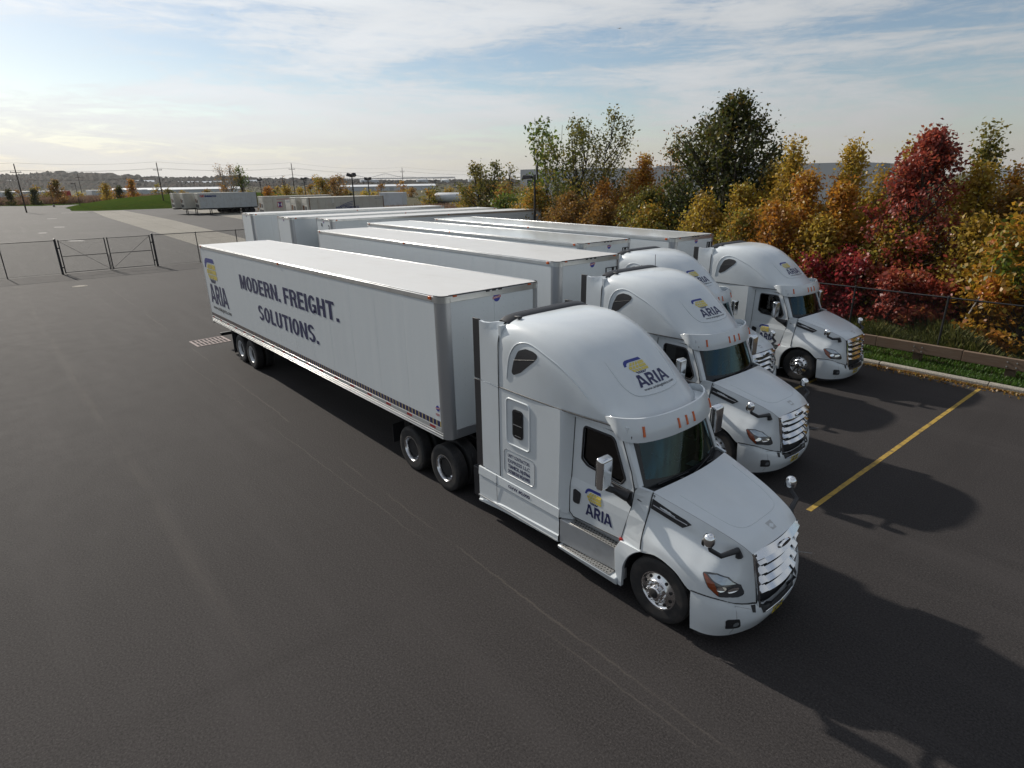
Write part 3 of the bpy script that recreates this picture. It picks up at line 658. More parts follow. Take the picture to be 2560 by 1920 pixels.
def make_trailer(label, group, loc, rz, tilt=0., scale=1., lettering=False, number=None, front_box=None, legs_down=False, roof=None):
    t = thing('semi_trailer', (loc[0], loc[1], 12.7*tilt), rz, label, 'trailer', group); t.rotation_euler = (0, -tilt, rz); t.scale = (1, 1, scale)
    h = TW/2; cr_ = .17; X0 = -TL
    # side panels (inset behind the rails), plates of about 1.25 m
    for sg in (-1, 1):
        xs = np.linspace(X0+.10, -cr_, 14)
        for a, b in zip(xs[:-1], xs[1:]):
            mb = MB(); y0, y1 = sorted((sg*(h-.005), sg*(h-.06)))
            mb.box(a+.0015, b-.0015, y0, y1, TB+.23, TH-.10); mb.build('side_panel', PANEL, t, bevel=.0015, seg=1)
        mb = MB(); y0, y1 = sorted((sg*(h+.004), sg*(h-.05)))
        mb.box(X0+.08, -cr_+.01, y0, y1, TH-.115, TH-.012); mb.build('top_rail', RAIL, t, bevel=.008)
        mb = MB(); y0, y1 = sorted((sg*(h-.045), sg*(h-.012)))
        mb.box(X0+.08, -cr_+.01, y0, y1, TH-.016, TH+.012); mb.build('roof_flange', RAIL, t, bevel=.006)
        mb = MB(); y0, y1 = sorted((sg*(h+.006), sg*(h-.06)))
        mb.box(X0+.08, -cr_+.01, y0, y1, TB, TB+.125); y0, y1 = sorted((sg*(h+.016), sg*(h-.02))); mb.box(X0+.08, -cr_+.01, y0, y1, TB+.045, TB+.075); mb.box(X0+.08, -cr_+.01, y0, y1, TB, TB+.022)
        mb.build('bottom_rail', RAIL, t, bevel=.005)
        mb = MB(); y0, y1 = sorted((sg*(h-.001), sg*(h-.05))); mb.box(X0+.08, -cr_+.01, y0, y1, TB+.125, TB+.225); mb.build('rub_rail', RAIL, t, bevel=.004)
        yy = sg*(h+.0035)
        mb = MB(); mb.add([(X0+.1, yy, TB+.16), (-.22, yy, TB+.16), (-.22, yy, TB+.212), (X0+.1, yy, TB+.212)], [(0, 1, 2, 3)]); mb.build('reflective_tape', TAPE, t)
        mb = MB(); mb.add([(X0+.1, sg*(h-.0015), TB+.245), (-.18, sg*(h-.0015), TB+.245), (-.18, sg*(h-.0015), TB+.365), (X0+.1, sg*(h-.0015), TB+.365)], [(0, 1, 2, 3)]); mb.build('blue_check_stripe', STRIPE, t)
        for xx in (-.35, -8.1, -15.9):
            mb = MB(); mb.box(xx-.05, xx+.05, sg*(h+.004)-.02, sg*(h+.004)+.02, TH-.075, TH-.01); mb.build('marker_lamp', AMBER, t, bevel=.008)
        # rivet rows are real heads, joined
    # roof: slightly sagging skin with bows
    G = []
    for x in np.linspace(X0+.1, -.03, 66):
        row = []
        for k, y in enumerate(np.linspace(-h+.03, h-.03, 9)):
            sag = .018*math.sin((y+h)/TW*math.pi)+.004*math.cos(x*2*math.pi/.61)*(1-abs(y)/h)
            xe = x
            if x > -cr_: 
                e = max(0, abs(y)-(h-cr_)); xe = x-(cr_-math.sqrt(max(0, cr_*cr_-e*e)))
            row.append((xe, y, TH-.002+sag*.9))
        G.append(row)
    mb = MB(); mb.grid(G, flip=True); mb.build('roof', roof or ROOFM, t, smooth=50)
    # front wall with round aluminium corner posts
    for sg in (-1, 1):
        mb = MB(); n = 10; L = []
        for i in range(n+1):
            a = math.pi/2*i/n; L.append((-cr_+cr_*math.sin(a), sg*(h-cr_+cr_*math.cos(a))))
        L = [(-cr_-.06, sg*h)]+L+[(0, sg*(h-cr_-.05))]
        mb.grid([[(x, y, z) for z in (TB, TB+.30, TH-.125)] for x, y in L], flip=(sg > 0)); mb.build('corner_post', POST, t, smooth=40)
        mb = MB(); L2 = [(x+.006*(1 if x > -cr_ else 0), y+sg*.005) for x, y in L]
        mb.grid([[(x, y, z) for z in (TH-.125, TH-.004)] for x, y in L2], flip=(sg > 0)); mb.build('corner_cap', RAIL, t, smooth=40)
        mb = MB(); L3 = [(x-.01, y-sg*.006) for x, y in L]
        mb.grid([[(x, y, z) for z in (TH-.004, TH+.013)] for x, y in L3], flip=(sg > 0)); mb.build('corner_seal', BLACK, t, smooth=40)
    yi = h-cr_-.05
    for a, b in ((-yi, 0), (0, yi)):
        mb = MB(); mb.box(-.06, -.004, a+.0015, b-.0015, TB+.20, TH-.12); mb.build('front_panel', PANEL, t, bevel=.0015, seg=1)
    mb = MB(); mb.box(-.06, .004, -yi, yi, TH-.125, TH-.006); mb.build('front_rail', RAIL, t, bevel=.006)
    mb = MB(); mb.box(-.05, -.006, -yi, yi, TH-.006, TH+.014); mb.build('front_seal', BLACK, t)
    mb = MB(); mb.box(-.06, .006, -yi, yi, TB, TB+.20); mb.build('front_sill', POST, t, bevel=.006)
    mb = MB()
    for y in np.linspace(-yi+.02, yi-.02, 9):
        for z in np.arange(TB+.3, TH-.15, .16): mb.lathe([(0, .006), (.009, .003), (.011, 0)], (-.004, y, z), 'x', 6)
    rv = mb.build('rivets', PANEL, t); tag(rv, kind='stuff')
    for y in (-h+.33, -.16, 0, .16, h-.33):
        mb = MB(); mb.box(-.01, .018, y-.045, y+.045, TH-.028, TH+.002)
        mb.build('marker_lamp', AMBER if abs(y) > .3 else BLACK, t, bevel=.006)
    mb = MB(); utility_badge(mb, lambda u, v, d: (-.004+d, .07+u, TH-.17+v)); mb.build('badge', BADGE, t)
    mb = MB(); utility_badge(mb, lambda u, v, d: (-.32+u, -h+.004-d*.5, TB+.63+v), .15)
    add_text(mb, 'UTILITY', (-.40, -.26, TB+.47, TB+.515), lambda u, v, d: (u, -h+.004-d, v), .003, 1, bold=.04); mb.build('badge', BADGE, t)
    # rear frame and doors
    mb = MB(); mb.box(X0, X0+.10, -h, h, TH-.12, TH+.006); mb.box(X0, X0+.10, -h, -h+.09, TB, TH-.12); mb.box(X0, X0+.10, h-.09, h, TB, TH-.12); mb.box(X0, X0+.12, -h, h, TB-.08, TB+.10)
    mb.build('rear_frame', RAIL, t, bevel=.008)
    for a, b in ((-h+.09, -.004), (.004, h-.09)):
        mb = MB(); mb.box(X0+.01, X0+.06, a, b, TB+.11, TH-.125); dd = mb.build('rear_door', PANEL, t, bevel=.004)
        for q in (.3, .7):
            mb = MB(); yy = a+(b-a)*q; mb.tube([(X0-.015, yy, TB+.12), (X0-.015, yy, TH-.14)], .016, 8); mb.build('lock_rod', BOLT, dd)
    # floor, slider, axles
    mb = MB(); mb.box(X0+.1, -.2, -h+.06, h-.06, TB+.02, TB+.20)
    for x in np.arange(X0+.3, -.3, .305): mb.box(x-.02, x+.02, -h+.08, h-.08, TB-.085, TB+.02)
    mb.build('floor', CHASS, t)
    ax = [-12.12, -13.27]
    mb = MB()
    for s in (-.51, .51): mb.box(-15.4, -10.6, s-.05, s+.05, .80, TB)
    for a in ax:
        mb.tube([(a, -.9, .51), (a, .9, .51)], .065, 10); mb.box(a-.45, a+.2, -.56, -.46, .52, .80); mb.box(a-.45, a+.2, .46, .56, .52, .80); mb.lathe([(.09, -.15), (.10, .15)], (a-.35, .5, .70), 'z', 10); mb.lathe([(.09, -.15), (.10, .15)], (a-.35, -.5, .70), 'z', 10)
    mb.build('suspension', CHASS, t)
    for a in ax:
        for sg in (-1, 1): dual(t, a, sg, RIMW)
    for sg in (-1, 1):
        mb = MB(); y0, y1 = sorted((sg*.62, sg*1.24)); mb.box(-14.06, -14.04, y0, y1, .20, TB); mb.build('mud_flap', BLACK, t)
    mb = MB(); mb.box(-16.08, -15.95, -1.12, 1.12, .50, .62)
    for s in (-.55, .55): mb.box(-16.08, -15.98, s-.06, s+.06, .60, TB)
    mb.build('underride_bar', BLACK, t, bevel=.01)
    zf = .0 if legs_down else .34
    for s in (-.62, .62):
        mb = MB(); mb.box(-2.68, -2.54, s-.07, s+.07, zf+.35, TB); mb.box(-2.66, -2.56, s-.05, s+.05, zf+.04, zf+.45); mb.box(-2.76, -2.46, s-.14, s+.14, zf, zf+.045); mb.tube([(-2.61, s, zf+.6), (-3.6, s*.9, TB)], .03, 6)
        mb.build('landing_leg', CHASS, t, bevel=.008)
    mb = MB(); mb.tube([(-2.61, -.62, zf+.65), (-2.61, .62, zf+.65)], .03, 6); mb.build('leg_brace', CHASS, t)
    if lettering:
        lm = [NAVY, BLUE, YELV, DARKV]; yy = -h-.002
        tx = lambda u, v, d: (u, -h-.001, v)
        mb = MB(); add_heavy(mb, 'MODERN. FREIGHT.', (-11.85, -4.47, 2.885, 3.365), tx)
        add_heavy(mb, 'SOLUTIONS.', (-10.42, -5.87, 2.055, 2.53), tx); mb.build('slogan', lm, t)
        w = 2.15; mb = MB()
        add_logo(mb, lambda u, v, d: (-15.72+w*u, -h-.001, 1.93+1.34*v*1.30), 0); mb.build('logo', lm, t)
    if number:
        mb = MB(); add_text(mb, number, (.75, .98, 3.35, 3.75), lambda u, v, d: (-.002, u, v), 0, 0, bold=.03); mb.build('number', [DARKV], t)
        mb = MB(); mb.box(-.004, .01, -.33, -.18, 3.62, 3.80); mb.build('air_cap', BLACK, t)
    if front_box:
        mb = MB()
        for (y0, y1, z0, z1) in front_box:
            for (a, b, c, d) in ((y0, y1, z0, z0+.014), (y0, y1, z1-.014, z1), (y0, y0+.014, z0+.014, z1-.014), (y1-.014, y1, z0+.014, z1-.014)): mb.box(-.004, .03, a, b, c, d)
        mb.build('document_frame', BLACK, t)
    return t
TG = 'white box trailers parked in the yard'
def place(fx, fy, h): return (fx, fy, 0)
make_trailer('nearest white box trailer lettered MODERN. FREIGHT. SOLUTIONS. on its side', TG, (0, 0, 0), 0, .0095, 1.0, lettering=True, front_box=None)
make_trailer('plain white box trailer standing directly behind the lettered one', TG, (-1.994, 5.111, 0), R(-1.87), .0027, 1.016, front_box=[(.62, .90, 3.52, 3.74), (.93, 1.08, 3.52, 3.74)])
make_trailer('white box trailer with glossy roof, third from the lettered one', TG, (-4.654, 8.989, 0), R(-2.24), .0015, 1.0195, front_box=[(.78, .90, 3.50, 3.80), (.94, 1.08, 3.44, 3.80)], roof=ROOFG)
make_trailer('white box trailer nearest the trees, coupled to the farthest tractor', TG, (-3.507, 12.63, 0), R(-1.98), -.0037, 1.036, front_box=[(.78, .90, 3.44, 3.80), (.94, 1.08, 3.44, 3.80)], roof=ROOFG)
make_trailer('farthest left white trailer with its blunt nose turned to the gate', TG, (-37.571, 7.45, 0), -1.631, 0, 1.018, legs_down=True)
make_trailer('middle one of three dropped white trailers without tractors', TG, (-29.952, 7.261, 0), -1.615, 0, 1.024, legs_down=True)
make_trailer('dropped white trailer with the number 3 on its nose', TG, (-26.375, 8.308, 0), -1.639, 0, 1.018, number='3', legs_down=True)
# ------------------------------------------------------------------ sleeper tractor (x forward, trailer nose at x = 0)
def sgn(v): return -1. if v < 0 else 1.
HW = 1.21
RX = [1.52, 1.75, 2.05, 2.4, 2.75, 3.05, 3.35, 3.65, 3.95, 4.2, 4.36]
RZ = [3.985, 4.02, 4.03, 4.015, 3.945, 3.835, 3.665, 3.44, 3.17, 2.955, 2.83]
RWD = [1.20, 1.21, 1.21, 1.205, 1.19, 1.17, 1.145, 1.12, 1.085, 1.03, .97]
REX = [6.5, 6.3, 5.8, 5.0, 4.3, 3.8, 3.5, 3.3, 3.2, 3.2, 3.2]
SEAM = 2.80
def roof_grid():
    U = np.linspace(0, len(RX)-1, 41); G = []
    def at(A, u): return float(cr(np.array(A)[:, None], 401)[int(round(u/(len(A)-1)*400))][0])
    for u in U:
        x, zt, w, n = at(RX, u), at(RZ, u), at(RWD, u), at(REX, u)
        k = max(0., (x-2.4)/(4.36-2.4)); bow = .30*k**1.5; row = []
        for t in np.linspace(0, math.pi, 45):
            c, s_ = math.cos(t), math.sin(t)
            y = w*sgn(c)*abs(c)**(2/n); z = SEAM+(zt-SEAM)*abs(s_)**(2/n)
            row.append((x-bow*(abs(y)/w)**2.4, y, z))
        G.append(row)
    return G
def cab_y(z):
    """side surface of the doors"""
    if z < 1.50: return 1.135
    if z < 1.66: return 1.135-.035*(z-1.50)/.16
    return 1.10-.055*(z-1.66)
def make_tractor():
    t = thing('truck_tractor', (0, 0, 0))
    P = lambda mb, n, m, **k: mb.build(n, m, t, **k)
    # ---------------- roof cap
    mb = MB(); mb.grid(roof_grid(), flip=True); roof = P(mb, 'roof_fairing', WHITE, smooth=60)
    bv = BVHTree.FromPolygons([v.co.copy() for v in roof.data.vertices], [tuple(p.vertices) for p in roof.data.polygons])
    def drop(o, d, off=.004, fb=None):
        h = bv.ray_cast(Vector(o), Vector(d), 20)
        if h[0] is None: return fb
        n = h[1] if h[1].dot(Vector(d)) < 0 else -h[1]
        return tuple(h[0]+n*off)
    def side_map(sg, off=.004): return lambda u, v, d: drop((u, sg*3, v), (0, -sg, 0), off+d, (u, sg*1.2, v))
    def front_map(off=.004): return lambda y, z, d: drop((6.5, y, z), (-1, 0, 0), off+d, (3.9, y, z))
    def subdiv(mb, step, axes=(0, 1)):
        bm = bmesh.new(); vs = [bm.verts.new(v) for v in mb.v]
        for f in mb.f:
            try: bm.faces.new([vs[i] for i in f])
            except ValueError: pass
        for ax in axes:
            lo = min(v.co[ax] for v in bm.verts); hi = max(v.co[ax] for v in bm.verts); q = lo+step
            nrm = [0, 0, 0]; nrm[ax] = 1
            while q < hi:
                co = [0, 0, 0]; co[ax] = q
                bmesh.ops.bisect_plane(bm, geom=bm.verts[:]+bm.edges[:]+bm.faces[:], plane_co=co, plane_no=nrm); q += step
        bm.verts.index_update(); r = MB(); r.v = [tuple(v.co) for v in bm.verts]; r.f = [tuple(v.index for v in f.verts) for f in bm.faces]; r.m = [0]*len(r.f); bm.free(); return r
    flat = lambda u, v, d: (u, v, 0)
    for sg in (-1, 1):
        # triangular roof window and the swage line over it
        poly = rpoly([(1.85, 3.08), (2.10, 3.20), (2.40, 3.445), (2.50, 3.56), (2.36, 3.61), (2.20, 3.625), (2.03, 3.565), (1.92, 3.35)], [.05, .1, .1, .06, .1, .12, .14, .2], 4)
        mb = MB(); mb.add([(u, v, 0) for u, v in poly], [tuple(range(len(poly)))]); q = subdiv(mb, .07)
        f = side_map(sg, .006); q.v = [f(v[0], v[1], 0) for v in q.v]; P(q, 'roof_window', GLASSD if False else MATS['black_plastic'], smooth=80)
        line = cr([(1.74, 3.0), (1.77, 3.225), (1.825, 3.455), (1.95, 3.64), (2.13, 3.71), (2.33, 3.70), (2.64, 3.59), (2.92, 3.47), (3.2, 3.30), (3.5, 3.08)], 26)
        pts = [f(u, v, .0) for u, v in line]; mb = MB(); mb.tube(pts, [.004]+[.011]*24+[.004], 8); P(mb, 'swage_line', WHITE, smooth=80)
        mb = MB(); a = [f(u, v, .004) for u, v in ((1.93, 3.385), (2.42, 3.48))]; mb.tube(a, .003, 5); P(mb, 'window_bar', pmat('bar_grey', (.12, .12, .12), .5))
    # raised U outline and lettering on the brow of the roof
    fm = front_map(.003)
    ul = cr([(-.65, 3.56), (-.648, 3.34), (-.62, 3.22), (-.54, 3.13), (-.42, 3.10), (-.2, 3.088), (0, 3.085), (.2, 3.088), (.42, 3.10), (.54, 3.13), (.62, 3.22), (.648, 3.34), (.65, 3.56)], 60)
    mb = MB(); mb.tube([fm(a, b, 0) for a, b in ul], [.002]*2+[.010]*56+[.002]*2, 8); P(mb, 'brow_rib', WHITE, smooth=80)
    lm = [NAVY, BLUE, YELV, DARKV]
    lg = {}
    tmp = MB(); add_logo(tmp, lambda u, v, d: (-.355+.765*u, 3.188+.352*v, 0), 0)
    lo = MB()
    for mi in range(4):
        sub = MB(); ids = [i for i, m in enumerate(tmp.m) if m == mi]
        for i in ids: sub.add([tmp.v[j] for j in tmp.f[i]], [tuple(range(len(tmp.f[i])))])
        if not ids: continue
        q = subdiv(sub, .05); lo.add([fm(v[0], v[1], .001) for v in q.v], q.f, mi)
    P(lo, 'roof_logo', lm)
    # black rubber trim across the rear of the roof
    mb = MB(); L0 = []; 
    for y in np.linspace(-1.04, 1.04, 25):
        z = drop((1.60, y, 6), (0, 0, -1), 0, (0, 0, 3.9))[2]; L0.append([(1.37, y*1.02, z-.13), (1.385, y*1.015, z+.04), (1.43, y*1.01, z+.055), (1.60, y, z+.022), (1.63, y, z-.01)])
    mb.grid(L0, flip=True); P(mb, 'rear_roof_trim', BLACK, smooth=50)
    mb = MB(); mb.box(1.62, 1.74, -.92, -.84, 4.0, 4.045); P(mb, 'roof_vent_clip', BLACK, bevel=.01)
    # ---------------- sleeper box
    for sg in (-1, 1):
        mp = lambda u, v, d, sg=sg: (u, sg*(HW-d), v)
        out = [(1.52, .98), (3.02, .98), (3.02, SEAM-.006), (1.52, SEAM-.006)]
        mb = MB(); mb.prism(out, mp, .05, 0); P(mb, 'sleeper_side', WHITE, bevel=.006)
        mb = MB(); mb.grid([[(3.02, sg*HW, z), (3.10, sg*(HW-.012), z), (3.205, sg*(cab_y(z)+.012), z)] for z in np.linspace(.98, SEAM, 12)], flip=sg < 0)
        P(mb, 'sleeper_edge', WHITE, smooth=50)
        # sleeper window in its raised surround
        a, b = rpoly([(1.72, 1.80), (2.32, 1.80), (2.32, 2.66), (1.72, 2.66)], .08, 6), rpoly([(1.775, 1.855), (2.265, 1.855), (2.265, 2.605), (1.775, 2.605)], .06, 6)
        mb = MB(); n = len(a); mb.tube([(u, sg*(HW+.001), v) for u, v in a]+[(a[0][0], sg*(HW+.001), a[0][1])], .017, 8); P(mb, 'window_surround', WHITE, smooth=80)
        w = rpoly([(1.885, 1.965), (2.155, 1.965), (2.155, 2.50), (1.885, 2.50)], .075, 6)
        mb = MB(); mb.prism(w, lambda u, v, d, sg=sg: (u, sg*(HW+d), v), 0, .014); sw = P(mb, 'sleeper_window', BLACK, bevel=.004)
        w2 = rpoly([(1.91, 1.99), (2.13, 1.99), (2.13, 2.475), (1.91, 2.475)], .06, 6)
        mb = MB(); mb.prism(w2, lambda u, v, d, sg=sg: (u, sg*(HW+d), v), .014, .018); mb.build('pane', pmat('dark_pane', (.012, .013, .014), .08, spec=.6), sw)
        mb = MB(); mb.box(1.91, 2.13, sg*(HW+.018)-.003, sg*(HW+.018)+.003, 2.21, 2.222); mb.box(1.95, 2.11, sg*(HW+.018)-.003, sg*(HW+.018)+.003, 2.01, 2.02); mb.build('pane_bar', POST, sw)
        # seam under the roof cap
        mb = MB(); mb.tube([(1.50, sg*(HW+.0), SEAM), (2.3, sg*(HW+.002), SEAM), (3.02, sg*(HW-.012), SEAM), (3.5, sg*1.155, SEAM-.005), (3.95, sg*1.09, SEAM-.01)], .011, 6); P(mb, 'roof_seam', BLACK)
        # cab extender with its rubber edge
        top = [(1.0, 3.93), (1.13, 3.915), (1.26, 3.925), (1.38, 3.965), (1.50, 4.0)]
        ex = [(1.0, 1.07), (1.515, 1.05), (1.505, SEAM-.008), (1.0, SEAM-.008)]
        mb = MB(); mb.prism(ex, lambda u, v, d, sg=sg: (u, sg*(HW-.004-d), v), .04, 0); P(mb, 'cab_extender', WHITE, bevel=.006)
        mb = MB(); G = []
        for (x, zt) in [(1.0, 3.93), (1.12, 3.915), (1.25, 3.925), (1.38, 3.95), (1.505, 3.955)]:
            row = []; zt2 = zt-.02
            for v in np.linspace(0, 1, 9):
                z = SEAM+.008+(zt2-SEAM-.008)*v; k = max(0, (x-1.2)/.3); row.append((x, sg*(HW-.004-.16*k*max(0, (v-.72)/.28)**2), z))
            row.append((x, sg*(HW-.05-.20*max(0, (x-1.2)/.3)), zt2+.004)); G.append(row)
        mb.grid(G, flip=sg > 0); P(mb, 'cab_extender', WHITE, smooth=50)
        mb = MB(); mb.box(.80, 1.0, *sorted((sg*(HW-.012), sg*(HW-.04))), SEAM+.01, 3.93); P(mb, 'rubber_edge', BLACK, bevel=.006)
        mb = MB(); mb.box(.80, 1.0, *sorted((sg*(HW-.012), sg*(HW-.04))), 1.03, SEAM-.012); P(mb, 'rubber_edge', BLACK, bevel=.006)
        mb = MB(); mb.tube([(1.512, sg*(HW+.001), 1.05), (1.51, sg*(HW+.001), 3.1), (1.512, sg*(HW-.006), 3.6), (1.515, sg*(HW-.06), 3.83)], .008, 6); P(mb, 'extender_gap', BLACK)
    mb = MB(); mb.box(1.50, 1.56, -HW+.03, HW-.03, .95, 3.9); P(mb, 'rear_wall', WHITE)
    # ---------------- cab: door and cowl plates with window openings
    dwin = rpoly([(3.40, 2.05), (3.52, 1.97), (4.20, 1.915), (4.27, 2.02), (4.00, 2.60), (3.40, 2.60)], [.05, .12, .05, .05, .12, .06], 5)
    WHT = pmat('white_inside', (.12, .12, .125), .8)
    for sg in (-1, 1):
        mp = lambda u, v, d, sg=sg: (u, sg*(cab_y(v)-d), v)
        door = [(3.21, 1.02), (3.30, .97), (4.28, 1.02), (4.35, 1.30), (4.42, 1.62), (4.44, 1.90), (4.36, 2.16), (4.12, 2.66), (3.21, 2.74)]
        mb = MB(); mb.prism(door, lambda u, v, d: (u, v, d), .045, 0, holes=[dwin]); q = subdiv(mb, .14, (1,))
        q.v = [mp(*v) for v in q.v]; dr = P(q, 'door', WHITE, recalc=True)
        mb = MB(); mb.prism(dwin, lambda u, v, d, sg=sg: (u, sg*(cab_y(v)-d), v), .030, .026); mb.build('door_window', GLASSD, dr)
        mb = MB(); mb.tube([mp(u, v, -.004) for u, v in dwin]+[mp(*dwin[0], -.004)], .017, 6); mb.build('window_seal', BLACK, dr, smooth=60)
        hb = rpoly([(3.285, 1.24), (3.42, 1.25), (3.45, 1.46), (3.29, 1.50)], .04, 4)
        mb = MB(); mb.prism(hb, lambda u, v, d, sg=sg: (u, sg*(cab_y(v)-d), v), 0, -.012); hd = mb.build('handle', BLACK, dr, bevel=.003)
        mb = MB(); mb.tube([(3.365, sg*1.165, 1.31), (3.365, sg*1.165, 1.43)], .014, 6)
        # outline of the door
        sm = [(3.205, 2.73), (3.205, 1.03), (3.30, .965), (4.285, 1.015), (4.355, 1.30), (4.425, 1.62), (4.447, 1.90), (4.367, 2.165), (4.128, 2.67), (3.95, 2.74)]
        mb = MB(); mb.tube([mp(u, v, -.001) for u, v in sm], .0085, 6); P(mb, 'door_gap', BLACK)
        cw = [(4.30, 1.02), (4.705, 1.04), (4.705, 1.94), (4.60, 1.965), (4.46, 2.0), (4.38, 2.17), (4.47, 2.02), (4.455, 1.90), (4.43, 1.62), (4.365, 1.30)]
        cw = [(4.29, 1.02), (4.70, 1.04), (4.70, 1.955), (4.50, 1.975), (4.455, 1.90), (4.43, 1.62), (4.36, 1.30)]
        mb = MB(); mb.prism(cw, lambda u, v, d: (u, v, d), .05, 0); q = subdiv(mb, .12, (1,))
        q.v = [(v[0], sg*(cab_y(v[1])-v[2]-(.07*max(0, (v[1]-1.62)/.35)*max(0, (v[0]-4.45)/.25))+.07*max(0, (1.45-v[1])/.4)*max(0, (v[0]-4.3)/.4)), v[1]) for v in q.v]; P(q, 'cowl_side', WHITE, recalc=True)
        mb = MB(); mb.tube([(4.51, sg*1.088, 1.79), (4.67, sg*1.05, 1.74)], .008, 5); P(mb, 'cowl_crease', BLACK)
        # A pillar between door and windscreen
        mb = MB(); mb.hexa([(4.45, sg*1.09, 1.93), (4.51, sg*1.075, 1.96), (4.535, sg*.97, 1.965), (4.44, sg*.98, 1.95)], [(4.13, sg*1.045, 2.68), (4.20, sg*1.03, 2.70), (4.22, sg*.93, 2.70), (4.10, sg*.94, 2.68)]); P(mb, 'pillar', WHITE, recalc=True, bevel=.015)
        mb = MB(); mb.box(4.27, 4.33, *sorted((sg*1.13, sg*1.165)), 1.0, 1.05); P(mb, 'side_lamp', REDL, bevel=.006)
        # door lettering
        mb = MB(); add_logo(mb, lambda u, v, d, sg=sg: ((3.56+.55*u) if sg < 0 else (4.11-.55*u), sg*(cab_y(1.13+.49*v)+.004), 1.13+.49*v), 0, url=False); P(mb, 'door_logo', lm)
    # header above doors and screen
    mb = MB(); hdr = [(3.02, 2.72), (4.10, 2.64), (4.25, 2.62), (4.25, SEAM+.02), (3.02, SEAM+.02)]
    mb.box(3.1, 4.24, -1.06, 1.06, 2.70, 2.83); P(mb, 'cab_header', WHITE)
    # floor, firewall, inside
    mb = MB(); mb.box(1.57, 4.66, -1.04, 1.04, .96, 1.02); mb.box(3.0, 3.03, -1.04, 1.04, 1.02, 2.70); mb.box(4.62, 4.68, -1.03, 1.03, 1.0, 1.84); mb.box(3.03, 4.3, -1.03, 1.03, 2.66, 2.70)
    inn = P(mb, 'cab_interior', INTER)
    mb = MB(); mb.hexa([(4.10, -1.0, 1.45), (4.60, -1.0, 1.45), (4.60, 1.0, 1.45), (4.10, 1.0, 1.45)], [(4.18, -1.0, 1.80), (4.60, -1.0, 1.87), (4.60, 1.0, 1.87), (4.18, 1.0, 1.80)]); mb.build('dashboard', INTER, inn, bevel=.04)
    for y in (-.55, .55):
        mb = MB(); mb.box(3.35, 3.9, y-.27, y+.27, 1.35, 1.52); mb.box(3.28, 3.42, y-.26, y+.26, 1.52, 2.22); mb.box(3.30, 3.40, y-.15, y+.15, 2.22, 2.42); mb.build('seat', INTER, inn, bevel=.04)
    mb = MB(); ring = [(4.02+.07*math.sin(a), .55+.22*math.cos(a), 1.82+.20*math.sin(a)) for a in np.linspace(0, 2*math.pi, 20)]; mb.tube(ring, .018, 6, cap=False); mb.tube([(4.02, .55, 1.82), (4.2, .55, 1.65)], .03, 6); mb.build('steering_wheel', BLACK, inn)
    mb = MB(); mb.add([(4.28, -.62, 1.825), (4.50, -.66, 1.862), (4.50, -.56, 1.862), (4.28, -.52, 1.825)], [(0, 1, 2, 3)]); mb.add([(4.40, .30, 1.85), (4.56, .28, 1.872), (4.56, .50, 1.872), (4.40, .52, 1.85)], [(0, 1, 2, 3)]); mb.build('papers', PAPER, inn)
    # windscreen
    def scr(s, v, off=0.):
        y = s*(.985-.075*v); k = (abs(s))**2.2
        xb, xt = 4.735-.235*k, 4.455-.245*k; zb, zt = 1.90+.05*k, 2.70
        return (xb+(xt-xb)*v+off, y, zb+(zt-zb)*v+.0)
    mb = MB(); mb.grid([[scr(s, v) for v in np.linspace(-.02, 1.02, 5)] for s in np.linspace(-.93, .93, 25)], flip=True); ws = P(mb, 'windscreen', GLASSW, smooth=60)
    SCB = pmat('screen_border', (.012, .013, .015), .25)
    def band(v0, v1, s0, s1, n, nm):
        m_ = MB(); m_.grid([[scr(s, v, .004) for v in (v0, .5*(v0+v1), v1)] for s in np.linspace(s0, s1, n)], flip=True); return m_
    mb = band(-.06, .13, -1.0, 1.0, 25, 'b'); 
    for s0, s1 in ((-1.0, -.93), (.93, 1.0)): mb.grid([[scr(s, v, .0042) for v in np.linspace(.13, 1.02, 5)] for s in (s0, s1)], flip=True)
    mb.grid([[scr(s, v, .0042) for v in (.94, 1.02)] for s in np.linspace(-.93, .93, 15)], flip=True)
    mb.build('screen_border', SCB, ws, smooth=60)
    mb = MB()
    for y0, y1 in ((-.75, .0), (.0, .75)):
        a = y0/.985; b_ = (y0+.62)/.985; p0 = scr(a, .03, .02); p1 = scr(b_, .10, .02); mb.tube([p0, p1], .009, 5); mb.tube([scr(b_+.05, -.02, .03), scr((a+b_)/2+.1, .065, .03)], .011, 5)
    mb.build('wipers', BLACK, ws)
    # cowl below the screen
    mb = MB(); mb.grid([[(scr(s, -.06)[0]-.01, scr(s, 0)[1], scr(s, -.06)[2]+.01), (scr(s, 0)[0]+.085-.03*abs(s), scr(s, 0)[1]*1.01, 1.895+.04*abs(s)**2), (4.86-.12*abs(s)**2, scr(s, 0)[1]*1.02, 1.87+.035*abs(s)**2), (4.86-.12*abs(s)**2, scr(s, 0)[1]*1.02, 1.75)] for s in np.linspace(-1, 1, 25)], flip=True); P(mb, 'cowl_panel', BLACK, smooth=60)
    # sun visor with marker lamps
    vt = np.array([(3.84, 1.075, 2.888), (3.95, 1.098, 2.93), (4.09, 1.085, 2.945), (4.26, .93, 2.94), (4.37, .68, 2.93), (4.43, .36, 2.925), (4.445, 0, 2.92)])
    vb = np.array([(3.85, 1.075, 2.868), (4.02, 1.112, 2.745), (4.18, 1.11, 2.63), (4.36, .97, 2.60), (4.48, .70, 2.60), (4.545, .36, 2.60), (4.56, 0, 2.60)])
    def vis(k, v, off=0.):
        T, B = cr(vt, 101), cr(vb, 101); i = min(100, int(round(k*100))); p = T[i]*(1-v)+B[i]*v; p[0] += .035*math.sin(math.pi*v)*min(1, k*2)
        return p
    for_grid = []
